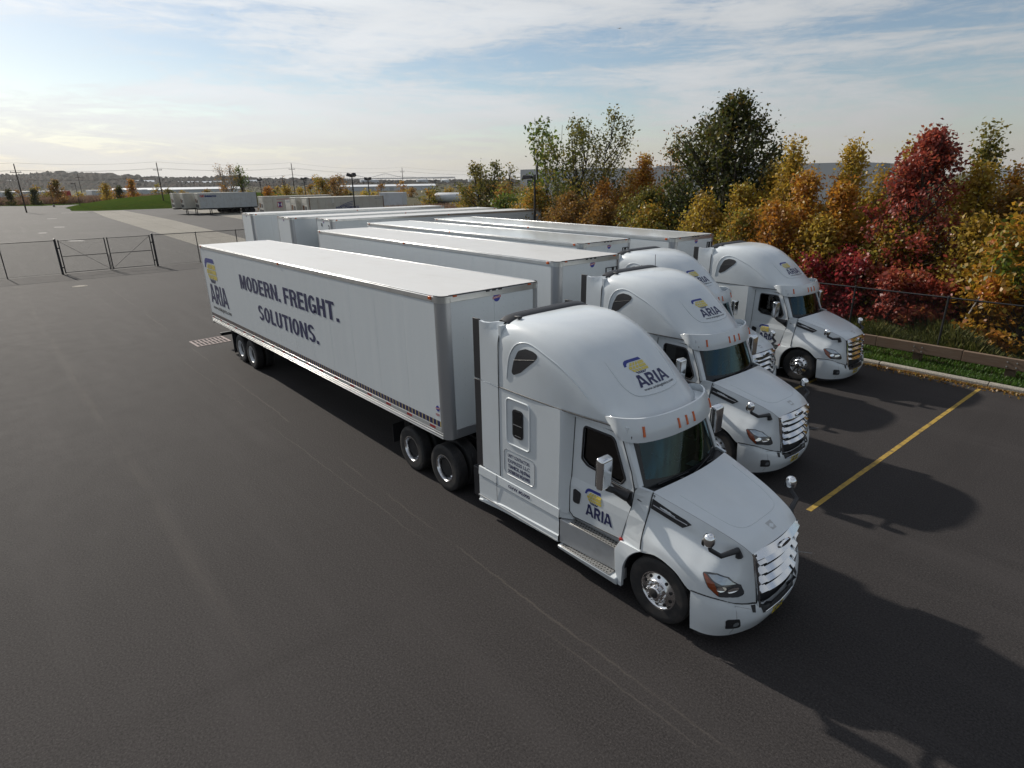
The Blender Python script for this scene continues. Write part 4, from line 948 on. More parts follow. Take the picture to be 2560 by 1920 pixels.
    ks = np.linspace(0, 1, 15); half = [[vis(k, v) for v in np.linspace(0, 1, 6)] for k in ks]
    inner = [[vis(k, v)-np.array([.03, .012*(1-k), 0]) for v in np.linspace(1, 0, 4)] for k in ks]
    rows = [list(a)+list(b)+[a[0]] for a, b in zip(half, inner)]
    full = [[(p[0], -p[1], p[2]) for p in r] for r in rows]+[[tuple(p) for p in r] for r in rows[::-1][1:]]
    mb = MB(); mb.grid(full, flip=False); mb.add([full[0][i] for i in range(10)], [tuple(range(10))]); P(mb, 'sun_visor', WHITE, smooth=45)
    for y in (-.86, -.20, 0, .20, .86):
        k = min(np.linspace(0, 1, 101), key=lambda q: abs(vis(q, .45)[1]-abs(y))); a, b_ = vis(k, .30), vis(k, .74)
        sg = sgn(y); mb = MB(); mb.tube([(a[0]+.004, sg*a[1], a[2]), (b_[0]+.008, sg*b_[1], b_[2])], .021, 8); P(mb, 'marker_lamp', AMBER, smooth=60)
    # ---------------- hood
    side = [[(4.69, .98, 1.94), (4.715, 1.02, 1.84), (4.715, 1.055, 1.66), (4.71, 1.12, 1.50), (4.71, 1.195, 1.28), (4.71, 1.215, 1.04)],
            [(5.0, .925, 1.865), (5.0, .985, 1.755), (5.0, 1.01, 1.60), (5.0, 1.11, 1.43), (5.0, 1.205, 1.27), (5.0, 1.23, 1.125)],
            [(5.3, .865, 1.785), (5.3, .925, 1.66), (5.3, .97, 1.52), (5.31, 1.09, 1.375), (5.31, 1.20, 1.20), (5.31, 1.23, 1.045)],
            [(5.56, .81, 1.71), (5.56, .87, 1.57), (5.56, .94, 1.43), (5.56, 1.08, 1.31), (5.565, 1.19, 1.14), (5.57, 1.215, .86)],
            [(5.80, .745, 1.625), (5.81, .80, 1.47), (5.82, .885, 1.35), (5.83, 1.03, 1.24), (5.84, 1.14, 1.09), (5.85, 1.16, .885)],
            [(5.98, .69, 1.545), (6.0, .725, 1.38), (6.015, .785, 1.23), (6.03, .89, 1.10), (6.045, .965, .96), (6.05, .985, .80)],
            [(6.10, .64, 1.455), (6.125, .625, 1.29), (6.145, .60, 1.12), (6.165, .575, .96), (6.18, .555, .81), (6.19, .54, .68)]]
    A = patch(side, 37, 26)
    hs = MB(); hs.grid([[tuple(p) for p in r] for r in A]); 
    n = len(hs.v); hs.v += [(x, -y, z) for x, y, z in hs.v]; hs.f += [tuple(i+n for i in f[::-1]) for f in hs.f]; hs.m += hs.m
    top = []
    for i in range(37):
        c = A[i][0]; x, yc, zc = c; k = i/36
        bow = .135*(1-k)**3+.075*k**3
        top.append([(x+bow*(1-(abs(q))**2), q*yc, zc+(.060-.015*k)*(1-abs(q)**2.6)+.006*(1-abs(q))) for q in np.linspace(-1, 1, 17)])
    mb = MB(); mb.grid(top); hw = MB(); hw.add(hs.v, hs.f); hw.add(mb.v, mb.f); hood = P(hw, 'hood', WHITE, smooth=42, recalc=True)
    hood.data.polygons.foreach_set('use_smooth', [True]*len(hood.data.polygons)); hood.data.set_sharp_from_angle(angle=R(42))
    bh = BVHTree.FromPolygons([Vector(v) for v in hs.v], hs.f)
    bt = BVHTree.FromPolygons([Vector(v) for v in mb.v], mb.f)
    def hside(x, z, sg, off=.004, b=None):
        h = (b or bh).ray_cast(Vector((x, sg*3, z)), Vector((0, -sg, 0)), 6)
        if h[0] is None: return (x, sg*1.0, z)
        nn = h[1] if h[1].y*sg > 0 else -h[1]; return tuple(h[0]+nn*off)
    def htop(x, y, off=.003):
        h = bt.ray_cast(Vector((x, y, 4)), Vector((0, 0, -1)), 6)
        return (x, y, h[0].z+off) if h[0] is not None else (x, y, 1.6)
    for sg in (-1, 1):
        # black louvre with a bright strip
        poly = [(4.72, 1.862), (4.72, 1.715), (5.216, 1.585), (5.325, 1.660), (5.24, 1.702)]
        mb = MB(); mb.add([(u, v, 0) for u, v in poly], [tuple(range(len(poly)))]); q = subdiv(mb, .06, (0,)); q.v = [hside(v[0], v[1], sg, .005) for v in q.v]; vn = mb = q.build('hood_vent', BLACK, hood)
        mb = MB(); mb.tube([hside(u, v, sg, .010) for u, v in ((4.75, 1.775), (4.92, 1.732), (5.10, 1.688), (5.27, 1.645))], .007, 5); mb.build('vent_strip', POST, vn)
        # crease along the hood edge and a swage down the wing
        mb = MB(); mb.tube([tuple((A[i][0][0], sg*A[i][0][1], A[i][0][2]-.002)) for i in range(0, 37, 3)], .004, 5); mb.build('edge_gap', POST, hood)
        # gap between hood and cab
        mb = MB(); mb.tube([(4.703, sg*(A[0][j][1]+.001), A[0][j][2]) for j in range(0, 26, 3)], .010, 6); P(mb, 'hood_gap', BLACK)
        # wheel arch lip and liner
        mb = MB(); arc = [(5.02+.635*math.cos(a), .50+.635*math.sin(a)) for a in np.linspace(R(28), R(176), 24)]
        def ay(x): return 1.222 if 4.6 < x < 5.45 else (1.222-.10*max(0, (x-5.45)/.25) if x > 5.4 else 1.222)
        G = [[(x, sg*ay(x), z), (x, sg*(ay(x)-.035), z-.006), (x, sg*.72, z-.01)] for x, z in arc]
        mb.grid(G, flip=sg > 0); P(mb, 'wheel_arch', BLACK, smooth=60)
        # fender behind the wheel down to the step
        pf = [(4.345, .26), (4.40, .26), (4.405, .62)]+[(5.02+.625*math.cos(a), .50+.625*math.sin(a)) for a in np.linspace(R(168), R(121), 8)]+[(4.71, 1.05), (4.31, 1.02), (4.24, .86), (4.27, .5)]
        mb = MB(); mb.prism(pf, lambda u, v, d, sg=sg: (u, sg*(1.222-d-.05*max(0, (v-.9)/.15)*max(0, (4.6-u)/.3)), v), .06, 0); P(mb, 'rear_fender', WHITE, recalc=True, bevel=.012)
        # headlamp: pocket, amber corner, lenses
        lamp_ = [(5.675, 1.202), (5.76, 1.214), (5.845, 1.213), (5.961, 1.168), (6.076, 1.046), (6.108, .945), (6.12, .868), (6.03, .915), (5.931, .921), (5.799, 1.03)]
        def hl(u, v, off=.006): return hside(u, v, sg, off)
        mb = MB(); mb.add([(u, v, 0) for u, v in rpoly(lamp_, .02, 3)], [tuple(range(4*len(lamp_)))]); q = subdiv(mb, .045); q.v = [hl(v[0], v[1], .007) for v in q.v]
        hlp = q.build('headlamp', pmat('headlamp_housing', (.05, .053, .058), .12, spec=.6, coat=1), hood, smooth=70)
        mb = MB(); pl = [(5.697, 1.194), (5.741, 1.181), (5.853, 1.106), (5.916, 1.005), (5.93, .932), (5.80, 1.045)]; mb.add([(u, v, 0) for u, v in pl], [tuple(range(len(pl)))]); q = subdiv(mb, .04); q.v = [hl(v[0], v[1], .012) for v in q.v]; q.build('turn_lamp', pmat('turn_lens', (.22, .045, .012), .2, coat=.8), hlp)
        mb = MB(); pl = [(5.755, 1.19), (5.845, 1.198), (5.95, 1.16), (6.04, 1.075), (5.93, 1.085), (5.855, 1.12)]; mb.add([(u, v, 0) for u, v in pl], [tuple(range(len(pl)))]); q = subdiv(mb, .04); q.v = [hl(v[0], v[1], .012) for v in q.v]; q.build('lamp_brow', pmat('lamp_reflector', (.45, .5, .54), .15, metal=.6), hlp)
        mb = MB()
        for cu, cv, rr in ((5.94, 1.03, .040), (6.035, 1.005, .034)):
            pl = [(cu+rr*1.1*math.cos(a), cv+rr*.9*math.sin(a)) for a in np.linspace(0, 2*math.pi, 13)[:-1]]; mb.add([hl(u, v, .014) for u, v in pl], [tuple(range(12))])
        mb.build('lamp_bulbs', CHROME, hlp)
        # hood mirror
        hx, hy, hz = 5.74, 1.17, 1.735
        mb = MB(); G = []
        for a in np.linspace(0, math.pi, 9):
            r_ = math.sin(a)**.7; G.append([(hx+.085*r_*math.cos(b), sg*(hy+.085*r_*math.sin(b)), hz+.10*math.cos(a)) for b in np.linspace(0, 2*math.pi, 15)])
        mb.grid(G, flip=sg > 0); hm = P(mb, 'hood_mirror', CHROME, smooth=80)
        mb = MB(); mb.lathe([(0, -.012), (.075, -.006), (.08, .01)], (hx-.06, sg*hy, hz-.03), 'x', 14); mb.build('mirror_glass', BLACK, hm)
        base = hside(5.97, 1.40, sg, 0); mb = MB(); mb.tube([(hx, sg*hy, hz-.06), (hx+.03, sg*(hy-.01), hz-.14), (hx+.15, sg*(hy-.07), hz-.20), (base[0]-.02, base[1]+sg*.03, base[2]+.10), (base[0], base[1]+sg*.005, base[2])], [.03, .032, .034, .042, .055], 8); mb.build('mirror_arm', BLACK, hm, smooth=60)
        # big side mirror
        mx, my = 4.22, 1.50
        mb = MB(); mb.hexa([(mx-.07, sg*(my-.125), 2.0), (mx+.045, sg*(my-.115), 2.0), (mx+.045, sg*(my+.115), 2.0), (mx-.07, sg*(my+.125), 2.0)], [(mx-.075, sg*(my-.13), 2.51), (mx+.05, sg*(my-.12), 2.475), (mx+.05, sg*(my+.12), 2.475), (mx-.075, sg*(my+.13), 2.51)])
        sm_ = P(mb, 'side_mirror', CHROME, bevel=.035, seg=4, recalc=True)
        mb = MB(); mb.box(mx-.085, mx-.074, *sorted((sg*(my-.11), sg*(my+.11))), 2.04, 2.44); mb.build('mirror_glass', pmat('mirror_face', (.6, .62, .65), .03, metal=1), sm_)
        mb = MB(); mb.tube([(mx-.05, sg*(my-.03), 2.02), (mx-.02, sg*1.40, 1.955), (4.20, sg*1.25, 1.87), (4.36, sg*1.13, 1.79)], [.04, .045, .05, .085], 10); mb.build('mirror_arm', BLACK, sm_, smooth=60)
        pl = [(4.42, 1.88), (4.425, 1.64), (4.16, 1.80), (3.98, 1.89), (3.98, 1.905), (4.22, 1.88)]
        mb = MB(); mb.prism(pl, lambda u, v, d, sg=sg: (u, sg*(cab_y(v)-d), v), 0, -.03); mb.build('mirror_foot', BLACK, sm_, bevel=.008, recalc=True)
    # hood nose: notch, U line
    mb = MB(); u = cr([(4.98, -.72), (5.5, -.63), (5.75, -.54), (5.86, -.36), (5.88, 0), (5.86, .36), (5.75, .54), (5.5, .63), (4.98, .72)], 40); mb.tube([htop(a, b, .0) for a, b in u], .006, 6); mb.build('hood_swage', WHITE, hood, smooth=80)
    mb = MB(); mb.add([htop(5.96, -.075, .003), htop(6.075, -.055, .003), htop(6.075, .055, .003), htop(5.96, .075, .003)], [(0, 1, 2, 3)]); mb.build('hood_notch', pmat('notch_grey', (.42, .43, .44), .45), hood)
    # ---------------- grille
    def gp(q, v, off=0.):    # q -1..1 across, v 0 top .. 1 bottom
        y = q*(.60-.12*v); bow = .075*(1-q*q)
        return (6.10+.095*v+bow+off, y, 1.425-.80*v)
    mb = MB(); mb.grid([[gp(q, v, -.05) for v in np.linspace(-.02, 1.25, 8)] for q in np.linspace(-1.05, 1.05, 15)], flip=True); gr_ = P(mb, 'grille', BLACK, smooth=60)
    def bar(q0, q1, v, hgt, dep, n, mb):
        a = []
        for q in np.linspace(q0, q1, n):
            x, y, z = gp(q, v); a.append([(x-.01, y, z+hgt/2), (x+dep, y, z-hgt*.30), (x+dep*.85, y, z-hgt/2), (x-.04, y, z-hgt/2), (x-.04, y, z+hgt/2), (x-.01, y, z+hgt/2)])
        mb.grid(a, flip=False); mb.add(a[0][:5], [tuple(range(5))]); mb.add(a[-1][:5], [tuple(range(5))[::-1]])
    for v in (.145, .335, .525, .715):
        mb = MB(); bar(-.68, .68, v+.03, .066, .055, 13, mb); bar(-.985, -.72, v-.012, .075, .075, 4, mb); bar(.72, .985, v-.012, .075, .075, 4, mb)
        mb.build('slat', CHROME, gr_, smooth=35, recalc=True)
    mb = MB(); bar(-1.04, 1.04, .005, .10, .075, 15, mb)
    for s in (-1, 1):
        rows = []
        for v in np.linspace(-.04, 1.10, 8):
            x, y, z = gp(s*1.0, v); rows.append([(x-.04, y+s*.045, z), (x+.035, y+s*.035, z), (x+.045, y, z), (x-.03, y-s*.008, z)])
        mb.grid(rows, flip=s < 0)
    mb.build('grille_surround', CHROME, gr_, smooth=40, recalc=True)
    mb = MB(); n = 20; c = gp(0, -.005, .085); el = [(c[0], .135*math.cos(a)*(1), c[2]+.035*math.sin(a)) for a in np.linspace(0, 2*math.pi, n+1)[:-1]]
    mb.add(el+[(p[0]-.03, p[1]*1.08, p[2]*1+(p[2]-c[2])*.1) for p in el], [tuple(range(n))]+[(i, (i+1) % n, (i+1) % n+n, i+n) for i in range(n)]); bd_ = mb.build('badge', CHROME, gr_, recalc=True)
    mb = MB(); mb.add([(c[0]+.003, p[1]*.88, c[2]+(p[2]-c[2])*.78) for p in el], [tuple(range(n))], 0); add_text(mb, 'FREIGHTLINER', (-.105, .105, c[2]-.011, c[2]+.012), lambda u, v, d: (c[0]+.005, u, v), 0, 1, bold=.02); mb.build('badge_plate', [BLACK, CHROME], bd_)
    # ---------------- bumper
    bc = [[(5.58, 1.222, .87), (5.59, 1.232, .74), (5.61, 1.232, .50), (5.62, 1.21, .26)],
          [(5.80, 1.185, .885), (5.83, 1.20, .74), (5.84, 1.195, .50), (5.82, 1.155, .255)],
          [(5.98, 1.07, .86), (6.02, 1.09, .72), (6.03, 1.08, .50), (5.98, 1.02, .25)],
          [(6.10, .86, .765), (6.145, .87, .65), (6.16, .865, .46), (6.10, .80, .24)],
          [(6.19, .56, .665), (6.235, .58, .575), (6.25, .58, .43), (6.18, .52, .225)],
          [(6.225, .30, .60), (6.275, .30, .535), (6.285, .30, .40), (6.21, .27, .22)],
          [(6.235, 0, .585), (6.285, 0, .525), (6.295, 0, .40), (6.22, 0, .22)]]
    B = patch(bc, 31, 12)
    mb = MB(); rows = [[tuple(p) for p in r] for r in B]; full = rows+[[(p[0], -p[1], p[2]) for p in r] for r in rows[::-1][1:]]
    mb.grid(full); bmp = P(mb, 'bumper', WHITE, smooth=50)
    bb = BVHTree.FromPolygons([Vector(v) for v in mb.v], mb.f)
    def bfront(y, z, off=.004):
        h = bb.ray_cast(Vector((8, y, z)), Vector((-1, 0, 0)), 5); 
        if h[0] is None: return (6.3, y, z)
        nn = h[1] if h[1].x > 0 else -h[1]; return tuple(h[0]+nn*off)
    mb = MB(); pl = [(-.49, .64), (.49, .64), (.45, .50), (.32, .475), (-.32, .475), (-.45, .50)]; mb.add([(u, v, 0) for u, v in pl], [tuple(range(6))]); q = subdiv(mb, .06); q.v = [bfront(v[0], v[1], .006) for v in q.v]; q.build('lower_grille', BLACK, bmp)
    mb = MB(); mb.tube([bfront(y, .487+.03*abs(y), .012) for y in np.linspace(-.40, .40, 11)], .008, 6); mb.build('grille_lip', CHROME, bmp)
    for s in (-1, 1):
        mb = MB(); mb.add([bfront(s*a, b, .007) for a, b in ((.565, .655), (.655, .68), (.66, .59), (.60, .565))], [(0, 1, 2, 3)]); mb.build('tow_pocket', BLACK, bmp)
        mb = MB(); pl = rpoly([(.84, .40), (1.04, .42), (1.075, .60), (.885, .565)], .03, 3); mb.add([(s*a, b, 0) for a, b in pl], [tuple(range(len(pl)))]); q = subdiv(mb, .05); q.v = [bfront(v[0], v[1], .006) for v in q.v]; fg = q.build('fog_pocket', BLACK, bmp)
        mb = MB(); pl = [(.93+.042*math.cos(a), .49+.036*math.sin(a)) for a in np.linspace(0, 2*math.pi, 13)[:-1]]; mb.add([bfront(s*a, b, .012) for a, b in pl], [tuple(range(12))]); mb.build('fog_lamp', pmat('fog_lens', (.16, .17, .18), .1, coat=1), fg)
        mb = MB(); mb.tube([(p[0], s*p[1], p[2]+.006) for p in [B[i][0] for i in range(0, 26, 2)]], .009, 6); mb.build('bumper_gap', SCB, bmp)
        mb = MB(); mb.tube([bfront(s*.925-.0, z, .0) for z in np.linspace(.28, .84, 8)], .004, 5); mb.build('joint', POST, bmp)
    mb = MB(); mb.add([bfront(-.19, .345, .014), bfront(.115, .345, .014), bfront(.115, .495, .014), bfront(-.19, .495, .014)], [(0, 1, 2, 3)]); pt = mb.build('number_plate', pmat('plate_yellow', (.62, .47, .05), .45), bmp)
    mb = MB(); 
    for r_ in (0, 1): add_text(mb, ('AT', '5T')[r_], (-.15+.12*r_, -.06+.12*r_, .375, .465), lambda u, v, d: (bfront(u, v, .017)), 0, 0, bold=.03)
    mb.build('plate_marks', BLACK, pt)
    mb = MB(); rows = [[(p[0]-.04, p[1]*.985, .25), (p[0]-.05, p[1]*.97, .17)] for p in [B[i][-1] for i in range(2, 31, 2)]]; fl = [[(a[0], -a[1], a[2]) for a in r] for r in rows]; mb.grid(rows); mb.grid(fl, flip=True); P(mb, 'air_dam', BLACK, smooth=60)
    # engine bay mass so that no daylight shows through
    mb = MB(); mb.box(4.72, 6.05, -.60, .60, .45, 1.40); mb.box(1.0, 6.0, -.43, -.33, .60, .85); mb.box(1.0, 6.0, .33, .43, .60, .85); mb.box(-2.4, 1.0, -.43, -.33, .62, .90); mb.box(-2.4, 1.0, .33, .43, .62, .90)
    mb.box(-1.2, -.7, -.45, .45, .90, 1.10); mb.box(1.2, 3.2, -.95, -.45, .35, .90); mb.box(1.2, 3.2, .45, .95, .35, .90); mb.box(.35, 1.05, -.8, .8, .30, .95)
    for x in (-.33, -1.62): mb.tube([(x, -.9, .51), (x, .9, .51)], .08, 10); mb.lathe([(.0, -.22), (.2, -.12), (.2, .12), (0, .22)], (x, 0, .51), 'y', 12)
    mb.tube([(5.02, -.95, .51), (5.02, .95, .51)], .06, 8); P(mb, 'chassis', CHASS)
    # ---------------- side fairings and steps
    for sg in (-1, 1):
        st = [(.88, .30, .03), (1.25, .32, .015), (2.0, .35, 0), (3.07, .39, 0)]
        G = []
        for x in np.linspace(.88, 3.05, 12):
            zb = np.interp(x, [.88, 1.6, 3.07], [.26, .33, .385]); zl = zb+.13*min(1, (x-.6)/.9)
            G.append([(x, sg*1.02, 1.045), (x, sg*1.16, 1.045), (x, sg*1.225, 1.02), (x, sg*1.235, .86), (x, sg*1.222, .84), (x, sg*1.222, zl+.02), (x, sg*1.243, zl), (x, sg*1.24, zb+.015), (x, sg*1.19, zb)])
        mb = MB(); mb.grid(G, flip=sg > 0); mb.add([p for p in G[0]], [tuple(range(9))]); P(mb, 'side_skirt', SILVER if False else WHITE, smooth=30)
        mb = MB(); mb.tube([(1.42, sg*1.24, .33), (1.42, sg*1.226, .52), (1.42, sg*1.238, .9), (1.42, sg*1.225, 1.03)], .004, 4); P(mb, 'skirt_joint', POST)
        mb = MB(); mb.box(.885, 3.03, *sorted((sg*1.255, sg*1.235)), .405, .425); P(mb, 'skirt_trim', SILVER)
        mb = MB(); mb.hexa([(3.05, sg*1.0, .30), (4.34, sg*1.0, .28), (4.34, sg*1.045, .28), (3.05, sg*1.045, .30)], [(3.05, sg*1.0, 1.02), (4.30, sg*1.0, 1.02), (4.30, sg*1.03, 1.02), (3.05, sg*1.03, 1.02)]); P(mb, 'step_back', SILVER, recalc=True)
        # riser between treads and the lower housing
        mb = MB(); mb.hexa([(3.06, sg*1.0, .40), (4.30, sg*1.0, .40), (4.30, sg*1.125, .40), (3.06, sg*1.215, .40)], [(3.06, sg*1.0, .845), (4.28, sg*1.0, .845), (4.28, sg*1.175, .845), (3.06, sg*1.215, .845)]); P(mb, 'step_riser', SILVER, recalc=True, bevel=.01)
        mb = MB(); mb.hexa([(3.05, sg*1.0, .26), (4.32, sg*1.0, .245), (4.33, sg*1.24, .245), (3.05, sg*1.24, .28)], [(3.05, sg*1.0, .375), (4.32, sg*1.0, .375), (4.32, sg*1.285, .375), (3.08, sg*1.285, .375)]); P(mb, 'lower_step_housing', WHITE, recalc=True, bevel=.015)
        mb = MB(); mb.hexa([(3.04, sg*1.0, .86), (3.23, sg*1.0, .86), (3.27, sg*1.08, .86), (3.04, sg*1.22, .86)], [(3.04, sg*1.0, 1.04), (3.20, sg*1.0, 1.04), (3.21, sg*1.12, 1.04), (3.04, sg*1.215, 1.04)]); P(mb, 'skirt_end', WHITE, recalc=True, bevel=.01)
        for (x0, x1, y0, y1, z) in ((3.27, 4.24, 1.045, 1.205, .862), (3.14, 4.20, 1.10, 1.275, .392)):
            mb = MB(); a, b_ = sorted((sg*y0, sg*y1)); mb.box(x0, x1, a, b_, z-.016, z); tr = P(mb, 'step_tread', STEEL, bevel=.004)
            mb = MB()
            for i, xx in enumerate(np.arange(x0+.04, x1-.03, .056)):
                for k in range(3):
                    yy = a+(b_-a)*(k+.5)/3; sh = .028 if k % 2 else 0
                    mb.lathe([(.0, .0015), (.0135, .0015), (.0145, -.004)], (xx+sh, yy, z), 'z', 8)
            hh = mb.build('tread_holes', CHASS, tr); tag(hh, kind='stuff')
            mb = MB()
            for i, xx in enumerate(np.arange(x0+.03, x1-.03, .056)):
                for k in range(2):
                    yy = a+(b_-a)*(k+1)/3; mb.lathe([(0, .008), (.008, .005), (.012, 0)], (xx+.014, yy, z), 'z', 6)
            hh = mb.build('tread_studs', STEEL, tr); tag(hh, kind='stuff')
        # battery box / tank end behind the skirt
        mb = MB(); mb.box(.62, .95, *sorted((sg*.75, sg*1.16)), .28, .92); P(mb, 'battery_box', BLACK, bevel=.015)
        mb = MB(); mb.box(-2.75, -2.73, *sorted((sg*.72, sg*1.04)), .24, .72); P(mb, 'mud_flap', BLACK)
        mb = MB(); rim_ = [(x, sg*1.24, .51) for x in ()]
        for x in (-.33, -1.62): dual(t, x, sg, ALU)
        w = P(MB().lathe([(0, -.05), (.2, -.05), (.2, .05), (0, .05)], (5.02, sg*1.03, .51), 'y', 12), 'wheel', CHASS)
        make_tyre(w, 5.02, sg*1.03, .51, .515, .29); rim_steer(w, 5.02, sg*1.03, .51, sg, ALU)
        # lettering on the sleeper (passenger side carries the carrier's address)
        tm = lambda u, v, d, sg=sg: (u if sg < 0 else 4.06-u, sg*(HW+.0025), v)
        mb = MB(); k = .083
        for i, (s_, a, b_) in enumerate((('UNITY CONTRACTORS', 1.735, 2.31), ('EXPRESS LLC', 1.735, 2.315), ('TEANECK, NJ 07666', 1.74, 2.32), ('DOT#2815243 MC# 939955', 1.74, 2.32))):
            z = 1.528-i*.104; add_text(mb, s_, (a, b_, z, z+.068), tm, 0, 0, bold=.018 if i < 2 else .04)
        fr = rpoly([(1.63, 1.17), (2.44, 1.17), (2.44, 1.67), (1.63, 1.67)], .10, 5); P(mb, 'address_lettering', [NAVY])
        mb = MB(); mb.tube([tm(u, v, 0) for u, v in fr]+[tm(*fr[0], 0)], .004, 5); P(mb, 'lettering_frame', POST)
        mb = MB(); add_text(mb, 'GVW 80,000', (1.76, 2.34, .915, .975), lambda u, v, d, sg=sg: (u if sg < 0 else 4.1-u, sg*1.2385, v), 0, 0, bold=.03); P(mb, 'weight_lettering', [NAVY])
    return t
def antennas(t):
    for y in (-.75, .75):
        mb = MB(); mb.tube([(1.62, y, 4.0), (1.60, y, 4.33)], .008, 5); mb.build('antenna', BLACK, t)
TR = 'matching white sleeper tractors coupled to their trailers'
tr0 = make_tractor()
tag(tr0, 'nearest white sleeper tractor, its whole passenger side in view', 'truck', TR)
trs = [tr0]
for (x, y, h, lab) in ((-1.994, 5.111, -1.87, 'second white sleeper tractor, with two whip antennas on its roof'),
                       (-4.654, 8.989, -2.24, 'mostly hidden white tractor showing its roof and half a grille between two others'),
                       (-3.507, 12.63, -1.98, 'farthest white sleeper tractor beside the kerb, full side in view')):
    c = copy_tree(tr0); c.location = (x, y, 0); c.rotation_euler = (0, 0, R(h)); c['label'] = lab; trs.append(c)
antennas(trs[1])
# ------------------------------------------------------------------ reefer containers on chassis
BEIGE = pmat('container_beige', (.50, .48, .42), .55, var=.06, vscale=1.0, dirt=(.32, .24, .16), dscale=1.3, damt=.35)
GREYW = pmat('container_greywhite', (.47, .49, .49), .5, var=.08, vscale=.8, dirt=(.26, .20, .15), dscale=1.6, damt=.4)
RUST = pmat('rust', (.16, .075, .035), .9, var=.4, vscale=5)
CREAM = pmat('reefer_unit_cream', (.52, .50, .44), .5, dirt=(.2, .15, .1), dscale=2, damt=.5)
REDP = pmat('emblem_red', (.42, .03, .05), .5); PURP = pmat('emblem_purple', (.10, .05, .22), .5); WHP = pmat('emblem_white', (.62, .62, .60), .5)
SEAR = pmat('lettering_red', (.45, .05, .05), .5); SEAB = pmat('lettering_blue', (.03, .05, .16), .5)
def make_container(label, x, y, h, mat, deco=None, scale=1., wheels=True):
    t = thing('container_trailer', (x, y, 0), h, label, 'container trailer', 'refrigerated containers on chassis along the far pad'); t.scale = (1, 1, scale)
    L, w, z0, z1 = 12.19, 1.22, 1.21, 4.10
    n = 40                                               # flat reefer sides with shallow swages
    for sg in (-1, 1):
        xs = np.linspace(-L+.12, -.42, 11)
        for a, b in zip(xs[:-1], xs[1:]):
            mb = MB(); mb.box(a+.006, b-.006, *sorted((sg*(w-.02), sg*(w-.07))), z0+.16, z1-.10); mb.build('side_panel', mat, t, bevel=.012, seg=1)
        mb = MB(); mb.box(-L, -.30, *sorted((sg*w, sg*(w-.10))), z0, z0+.16); mb.build('bottom_rail', mat, t, bevel=.01)
        mb = MB(); mb.box(-L, -.30, *sorted((sg*w, sg*(w-.08))), z1-.10, z1); mb.build('top_rail', mat, t, bevel=.01)
        for a, b in ((-L, -L+.12), (-.42, -.28)):
            mb = MB(); mb.box(a, b, *sorted((sg*(w+.003), sg*(w-.12))), z0+.02, z1+.003); mb.build('corner_post', RUST if (a < -5 or deco == 'nyk') else mat, t, bevel=.012)
    mb = MB(); mb.box(-L+.05, -.3, -w+.07, w-.07, z1-.06, z1-.015); mb.build('roof', mat, t)
    mb = MB(); mb.box(-L+.01, -L+.06, -w+.12, w-.12, z0+.05, z1-.05); mb.build('rear_door', mat, t, bevel=.01)
    mb = MB(); mb.box(-.42, -.04, -w+.10, w-.10, z0+.05, z1-.08); fr = mb.build('reefer_unit', CREAM, t, bevel=.02)
    for (y0, y1, a, b, m) in ((-.95, -.10, 1.35, 2.0, BLACK), (.05, .95, 1.35, 1.95, BLACK), (-.9, .9, 3.25, 3.85, CREAM), (.2, .7, 2.3, 2.9, BLACK), (-.8, -.1, 2.3, 3.0, RUST)):
        mb = MB(); mb.box(-.04, -.015, y0, y1, a, b); mb.build('hatch', m, fr, bevel=.01)
    for sg in (-1, 1):
        mb = MB(); mb.box(-.30, .0, *sorted((sg*w, sg*(w-.13))), z0, z1); mb.build('end_frame', CREAM, t, bevel=.015)
    mb = MB(); mb.box(-.3, 0, -w+.13, w-.13, z1-.10, z1); mb.box(-.3, 0, -w+.13, w-.13, z0, z0+.12); mb.build('end_beam', CREAM, t, bevel=.015)
    mb = MB()
    for s in (-.45, .45): mb.box(-L, 0, s-.06, s+.06, .95, z0-.002)
    for xx in (-.3, -3, -7, -10, -12): mb.box(xx-.06, xx+.06, -1.2, 1.2, 1.02, z0-.004)
    mb.build('chassis_frame', CHASS, t)
    for s in (-.55, .55):
        mb = MB(); mb.box(-2.6, -2.46, s-.06, s+.06, .05, .95); mb.box(-2.66, -2.40, s-.12, s+.12, 0, .05); mb.build('landing_leg', CHASS, t)
    for xx in (-9.7, -10.95):
        for sg in (-1, 1): dual(t, xx, sg, CHASS)
    S_ = lambda u, v, d: (-u, w+.004+d, v)               # u runs back from the nose along the visible side
    if deco == 'seaco':
        mb = MB(); add_text(mb, 'GE', (.40, 1.28, 3.36, 3.78), S_, 0, 0, bold=.04); add_text(mb, 'seaco', (1.34, 3.72, 3.36, 3.84), S_, 0, 1, bold=.05); mb.build('lettering', [SEAR, SEAB], t)
    if deco == 'nyk':
        mb = MB(); add_text(mb, 'NYK LOGISTICS', (4.3, 7.95, 2.42, 2.74), S_, 0, 0, bold=.04)
        for k, (a, b, z_) in enumerate(((4.9, 7.3, 3.52), (5.3, 7.0, 3.22), (5.7, 7.0, 3.0))):
            c = cr([(a, 2.78), ((a+b)/2, 2.78+(z_-2.78)*.62), (b, z_)], 9); e = [(u, v-.10+.03*i/9) for i, (u, v) in enumerate(c)]; mb.add([S_(u, v, 0) for u, v in list(c)+e[::-1]], [tuple(range(18))], 0)
        mb.build('lettering', [SEAB], t)
        mb = MB(); mb.box(-4.12, -3.72, w, w+.012, 3.25, 3.92); mb.build('data_plate', RAIL, t)
        mb = MB(); add_text(mb, 'NYKU 7019 3', (10.7, 11.8, 3.66, 3.78), S_, 0, 0); mb.build('container_number', [SEAB], t)
